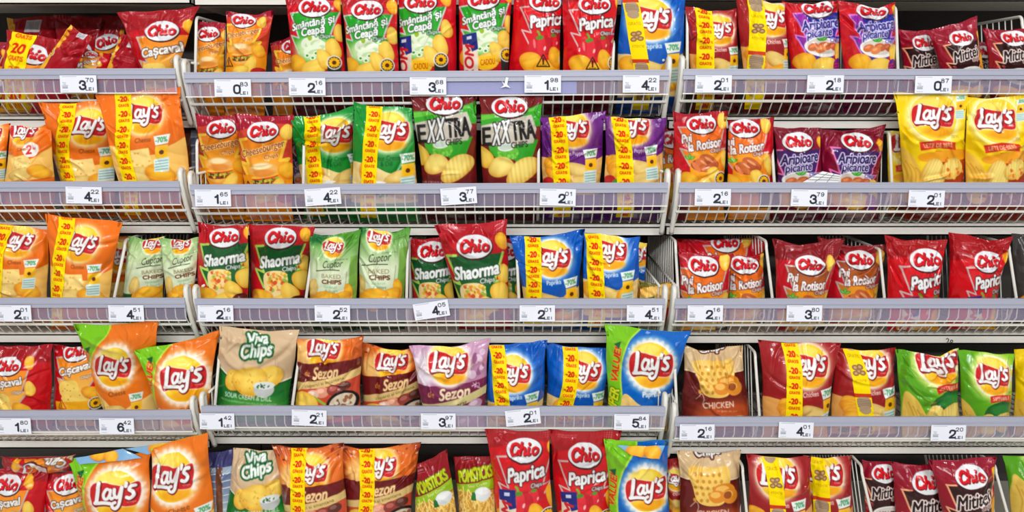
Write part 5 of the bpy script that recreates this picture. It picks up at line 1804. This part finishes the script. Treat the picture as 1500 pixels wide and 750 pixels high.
# ---- fourth shelf
B(4, 'cascaval', (-18, 504, 78, 502, -4, 601, 77, 601), (18, 532), 72, 'red-orange cheese bag above the 1.80 tag', layer=1, rot=1, crease=1.3)
B(4, 'cascaval', (78, 505, 146, 506, 77, 601, 153, 601), (114, 513), 70, 'red-orange cheese bag half behind a big green-orange bag', layer=2, rot=5)
B(4, 'super_cheese', (107, 475, 232, 470, 150, 601, 233, 601), (172, 532), 88, 'green-orange cheese bag with upright logo, overlapped by its twin', rot=2, layer=1)
B(4, 'super_cheese', (196, 514, 324, 484, 231, 601, 306, 599), (274, 548), 104, 'green-orange cheese bag leaning right above the hooks', rot=5)
B(4, 'viva_dill', (321, 478, 439, 483, 314, 594, 426, 594), (378, 504), 117, 'beige and green dill bag above the 1.42 tag', rot=-2, crease=1.2)
B(4, 'season', (435, 496, 533, 491, 431, 594, 530, 594), (475, 508), 95, 'brown mushroom bag above the 2.21 tag', crease=2.0)
B(4, 'season', (526, 500, 618, 507, 529, 594, 618, 594), (576, 525), 92, 'brown mushroom bag between its twin and the mauve bag', layer=1, rot=2, crease=1.7)
B(4, 'mauve', (599, 507, 719, 495, 617, 594, 712, 594), (658, 527), 98, 'mauve and plum yogurt bag above the 3.97 tag', rot=2, crease=1.6)
B(4, 'blue', (714, 504, 802, 497, 712, 594, 797, 594), (751, 541), 84, 'blue paprika bag with tape beside the mauve bag', rot=2, strip=('offer', 727, 736, 23, 0, 0.6), crease=1.3)
B(4, 'blue', (799, 502, 900, 512, 799, 595, 884, 595), (854, 538), 84, 'blue paprika bag with slanted tape next to the big green-blue bag', rot=-5, layer=1, strip=('offer', 835, 825, 23, 4, 0.6))
B(4, 'super_paprika', (885, 475, 1013, 486, 888, 595, 980, 595), (953, 530), 100, 'big green-blue paprika bag above the 5.84 tag', rot=0, crease=1.0)
B(4, 'viva_chicken', (1001, 505, 1088, 506, 996, 609, 1100, 609), (1043, 497), 90, 'beige-brown chicken bag above the 2.16 tag of the fourth shelf', layer=1, crease=1.6)
B(4, 'meat', (1110, 497, 1232, 502, 1116, 610, 1214, 610), (1181, 531), 96, 'dark red chicken bag with offer tape above the 4.01 tag', strip=('offer', 1156, 1157, 24, 1, 0.6))
B(4, 'meat', (1221, 510, 1312, 510, 1215, 610, 1314, 610), (1270, 531), 90, 'dark red chicken bag with picture tape beside lime bags', strip=('picture', 1246, 1263, 24, 0, 1.3), layer=1)
B(4, 'lime', (1311, 512, 1404, 510, 1317, 610, 1407, 610), (1371, 526), 96, 'lime green bag with creased foil side, next to red bag', crease=2.0, rot=1)
B(4, 'lime', (1402, 512, 1487, 518, 1408, 610, 1480, 610), (1450, 546), 84, 'smooth lime green bag above the 2.20 tag', rot=-3)
B(4, 'beer', (1485, 510, 1570, 512, 1483, 610, 1566, 610), (1534, 542), 90, 'yellow bag cut by the photo edge beside a lime bag', layer=1)

# ---- fifth shelf, cut by the lower edge of the photograph
B(5, 'cascaval', (-14, 687, 74, 684, -10, 770, 66, 770), (16, 706), 72, 'red-orange cheese bag cut by the lower photo edge, outermost', layer=1)
B(5, 'cascaval', (64, 693, 126, 687, 66, 770, 130, 770), (103, 706), 72, 'red-orange cheese bag beside a large green-orange bag, lowest shelf', layer=1, rot=4)
B(5, 'cascaval', (0, 667, 112, 665, 4, 690, 104, 688), (60, 690), 78, 'red bag with yellow chips lying across two cheese bags', layer=0, base=691, rot=150, crease=1.6, puff=0.7)
B(5, 'super_cheese', (97, 672, 222, 661, 130, 770, 221, 770), (176, 716), 110, 'green-orange cheese bag lower beside its twin, lowest shelf', rot=3, patch=('flap', (118, 664, 188, 650, 126, 672, 216, 663), (160, 646), 60, 'behind'))
B(5, 'super_cheese', (221, 656, 305, 632, 219, 770, 318, 770), (256, 693), 106, 'green-orange cheese bag with torn-up corner, lowest shelf', rot=8, patch=('flap', (188, 653, 302, 634, 222, 660, 303, 640), (245, 636), 70, 'behind'))
B(5, 'silver', (300, 664, 348, 656, 310, 770, 345, 770), (322, 690), 52, 'silver-blue bag between orange and beige bags, lowest shelf', layer=1)
B(5, 'viva_dill', (342, 656, 420, 657, 326, 770, 424, 770), (378, 676), 108, 'beige and green dill bag of the lowest shelf', rot=8, layer=1)
B(5, 'season', (398, 652, 504, 648, 420, 770, 511, 770), (458, 685), 98, 'brown mushroom bag with tape next to the beige bag', strip=('offer', 438, 440, 23, 0, 0.2), crease=1.4)
B(5, 'season', (492, 652, 617, 648, 508, 770, 602, 770), (557, 676), 98, 'brown mushroom bag with wavy tape next to potato sticks', strip=('offer', 537, 533, 23, 5, 0.2), crease=1.6, layer=1)
B(5, 'sticks', (611, 681, 655, 658, 605, 770, 674, 770), (633, 703), 62, 'leaning red potato stick bag, first of the pair', rot=14)
B(5, 'sticks', (664, 668, 726, 666, 672, 770, 728, 770), (697, 691), 64, 'upright red potato stick bag beside red paprica', rot=-4, layer=1)
B(5, 'paprica_gift', (710, 628, 806, 631, 729, 770, 811, 770), (768, 657), 92, 'red paprica bag beside the potato sticks, lowest shelf')
B(5, 'paprica_gift', (803, 630, 911, 631, 815, 770, 896, 770), (856, 663), 88, 'red paprica bag beside the green-blue bag, lowest shelf', layer=1)
B(5, 'super_paprika', (884, 644, 979, 645, 893, 770, 982, 770), (946, 709), 98, 'green-blue paprika bag with folded-over top, lowest shelf', rot=4, patch=('flap', (900, 641, 969, 641, 920, 654, 961, 660), (936, 632), 74))
B(5, 'meat', (976, 672, 1000, 670, 980, 770, 1000, 770), (990, 700), 50, 'dark red sliver between the green-blue and beige-brown bags', layer=2, dens=0.9)
B(5, 'viva_chicken', (991, 660, 1085, 660, 996, 770, 1088, 770), (1036, 652), 92, 'beige-brown chicken bag of the lowest shelf', layer=1)
B(5, 'meat', (1093, 666, 1188, 669, 1096, 770, 1192, 770), (1136, 692), 94, 'dark red chicken bag with picture tape near the beige-brown bag', strip=('picture', 1127, 1137, 23, 0, 1.0))
B(5, 'meat', (1176, 667, 1248, 668, 1190, 770, 1251, 770), (1202, 690), 94, 'dark red chicken bag with half-hidden tape beside the grill bags', strip=('picture', 1196, 1202, 23, 0, 1.4), layer=1)
B(5, 'mititei', (1262, 673, 1316, 676, 1268, 770, 1318, 770), (1293, 691), 68, 'dark grill bag behind the divider, lowest shelf', layer=2)
B(5, 'mititei', (1304, 676, 1388, 680, 1312, 770, 1390, 770), (1354, 702), 86, 'dark grill bag overlapped by the nearer one, lowest shelf', layer=1)
B(5, 'mititei', (1359, 674, 1460, 669, 1385, 770, 1456, 770), (1417, 694), 84, 'nearest dark grill bag of the lowest shelf', rot=2)
B(5, 'lime', (1468, 667, 1570, 672, 1482, 770, 1566, 770), (1530, 648), 96, 'lime and yellow bag at the corner of the photo', layer=1)

# ------------------------------------------------------------------ price tags
TAGS = [
    (1, 115, 123, '3', '70', 0, 'under the large red-orange cheese bags'), (1, 341, 129, '0', '83', 0, 'under the small burger bags'),
    (1, 450, 127, '2', '16', 0, 'under the first green onion bag'), (1, 627, 126, '3', '68', 0, 'beside the blue paper insert'),
    (1, 795, 123, '1', '98', 0, 'under the red paprica bags'), (1, 939, 123, '4', '22', 0, 'under the picture-taped blue bag'),
    (1, 1045, 123, '2', '01', 0, 'under the narrow red chicken bag'), (1, 1209, 123, '2', '18', 0, 'under the violet wings bags'),
    (1, 1367, 124, '0', '87', 0, 'under the dark grill bags'),
    (2, 123, 286, '4', '22', -1, 'under the large taped orange bags'), (2, 312, 290, '1', '65', 0, 'under the orange burger bags'),
    (2, 473, 288, '4', '22', 4, 'under the green dill bags'), (2, 672, 287, '3', '77', 4, 'under the green-maroon ridged bags'),
    (2, 817, 289, '2', '01', -1, 'under the purple bags'), (2, 1044, 289, '2', '16', 0, 'under the roast chicken bags of the second shelf'),
    (2, 1185, 290, '3', '79', -1, 'under the white pack'), (2, 1357, 291, '2', '01', -1, 'under the tall yellow bags'),
    (3, 20, 459, '2', '01', 0, 'under the outermost taped orange bags'), (3, 185, 459, '4', '51', 0, 'under the pale baked bags'),
    (3, 316, 459, '2', '16', 0, 'under the first shaorma bag'), (3, 487, 459, '2', '52', 0, 'under the green baked bags'),
    (3, 632, 454, '4', '05', 9, 'clearly tilted, under the tilted shaorma bag'), (3, 787, 459, '2', '01', 0, 'under the taped blue bags of the third shelf'),
    (3, 944, 459, '4', '51', 0, 'under the dark gap beside the blue bags'), (3, 1033, 459, '2', '16', 0, 'under the two small roast chicken bags'),
    (3, 1178, 459, '3', '80', 0, 'under the brown-topped roast chicken bag'),
    (4, 20, 624, '1', '80', 0, 'under the red-orange cheese bags'), (4, 171, 624, '6', '42', 0, 'under the green-orange bags'),
    (4, 318, 617, '1', '42', 0, 'under the beige-green dill bag'), (4, 453, 612, '2', '21', -2, 'under the brown mushroom bags'),
    (4, 642, 617, '3', '97', 0, 'under the mauve bag'), (4, 766, 611, '2', '01', 6, 'tilted, under the fourth shelf blue bags'),
    (4, 925, 618, '5', '84', 0, 'under the big green-blue bag'), (4, 1021, 633, '2', '16', 0, 'under the beige-brown chicken bag'),
    (4, 1166, 630, '4', '01', -1, 'under the taped dark red bags'), (4, 1389, 634, '2', '20', 0, 'under the lime bags'),
]


def tag_ink(a, b):
    c = Ink((226, 228, 236), -0.53, 0.53, -0.25, 0.25, 200)
    d = (42, 46, 56)
    c.line([(-0.46, -0.215), (-0.05, -0.215)], 0.014, (140, 146, 158), alpha=0.8)
    fine_print(c, -0.4, -0.04, 0.1, ['buc', '100g'], (90, 96, 108), 0.03)
    c.line([(-0.47, 0.045), (-0.3, 0.045)], 0.012, (120, 126, 138))
    for k in range(9):
        c.line([(-0.46 + 0.018 * k, 0.07), (-0.46 + 0.018 * k, 0.13)], 0.009, (90, 96, 108))
    c.line([(-0.47, 0.2), (-0.3, 0.2)], 0.01, (150, 156, 168))
    figures(c, a, 0.125, 0.035, 0.19, 0.29, 0.2, 0.058, d)
    figures(c, b, 0.33, -0.11, 0.095, 0.125, 0.125, 0.021, d)
    figures(c, 'LEI', 0.335, 0.145, 0.085, 0.095, 0.092, 0.02, d)
    return c.finish()


for row, px, py, a, b, ang, words in TAGS:
    bay = BAY_OF(px)
    ink = tag_ink(a, b)
    w, h = 0.0737, 0.0345
    nx, nz = 120, 54
    U, V = np.meshgrid(np.linspace(-0.5, 0.5, nx + 1), np.linspace(-0.5, 0.5, nz + 1))
    cx = ink.sample((U * 1.06).ravel(), (V * 0.5).ravel())
    yoff = 0.0006 * np.cos(U * 3)
    pts = np.stack([U * w, -0.0008 - yoff, -V * h], -1).reshape(-1, 3)
    idx = np.arange(U.size).reshape(U.shape)
    q = np.stack([idx[:-1, :-1], idx[1:, :-1], idx[1:, 1:], idx[:-1, 1:]], axis=-1).reshape(-1, 4)
    # plain back so the card has a thickness
    n0 = len(pts)
    bp = np.array([[-w / 2, 0, h / 2], [w / 2, 0, h / 2], [w / 2, 0, -h / 2], [-w / 2, 0, -h / 2]])
    cc = [idx[0, 0], idx[0, -1], idx[-1, -1], idx[-1, 0]]
    qq = [[n0, n0 + 1, n0 + 2, n0 + 3]] + [[cc[i], cc[(i + 1) % 4], n0 + (i + 1) % 4, n0 + i] for i in range(4)]
    allp = np.concatenate([pts, bp])
    ca = np.concatenate([cx, np.tile(srgb((226, 228, 236)), (4, 1))])
    t = link('price_tag', np_mesh('price_tag', allp, np.concatenate([q, np.array(qq)]), ca, [M_CARD], smooth=False), None, P(px, py, -0.0062))
    t.rotation_euler = (0, -math.radians(ang), 0)
    tag(t, 'white price tag reading %s %s LEI %s' % (a, b, words), 'price tag', 'white price tags on the shelf rails')

# ------------------------------------------------------------------ the white pack on the second rail
wp = MB()
ca_, cb_, cc_, cd_ = P(1174, 267.5, 0.0045), P(1205, 250.5, 0.0165), P(1231, 256, 0.0165), P(1229, 267, 0.0045)
org = (ca_ + cd_) / 2
vv = [ca_, cb_, cc_, cd_]
nrm = np.cross(vv[1] - vv[0], vv[3] - vv[0])
nrm = nrm / np.linalg.norm(nrm)
if nrm[2] < 0:
    nrm = -nrm
low = [p + np.array([0, 0.006, -0.003]) for p in vv]
for p in vv + low:
    wp.v.append(tuple(p - org))
wp.f += [(0, 1, 2, 3), (7, 6, 5, 4), (0, 4, 5, 1), (1, 5, 6, 2), (2, 6, 7, 3), (3, 7, 4, 0)]
pk = link('white_pack', wp.mesh('white_pack', M_PACK), None, org)
bv = pk.modifiers.new('soft_edges', 'BEVEL')
bv.width = 0.0012
bv.segments = 2
tag(pk, 'white flat pack with a dark grid lying before the violet wings bags', 'pack')
g = MB()
up = nrm * 0.0006
def on(u, v):
    return (vv[0] * (1 - u) + vv[3] * u) * (1 - v) + (vv[1] * (1 - u) + vv[2] * u) * v - org + up
for v in (0.25, 0.5, 0.75):
    g.tube([on(0.03, v), on(0.97, v)], 0.0005, 5)
for u in (0.34, 0.67):
    g.tube([on(u, 0.04), on(u, 0.96)], 0.0005, 5)
link('grid_print', g.mesh('grid_print', M_UPRIGHT), pk)
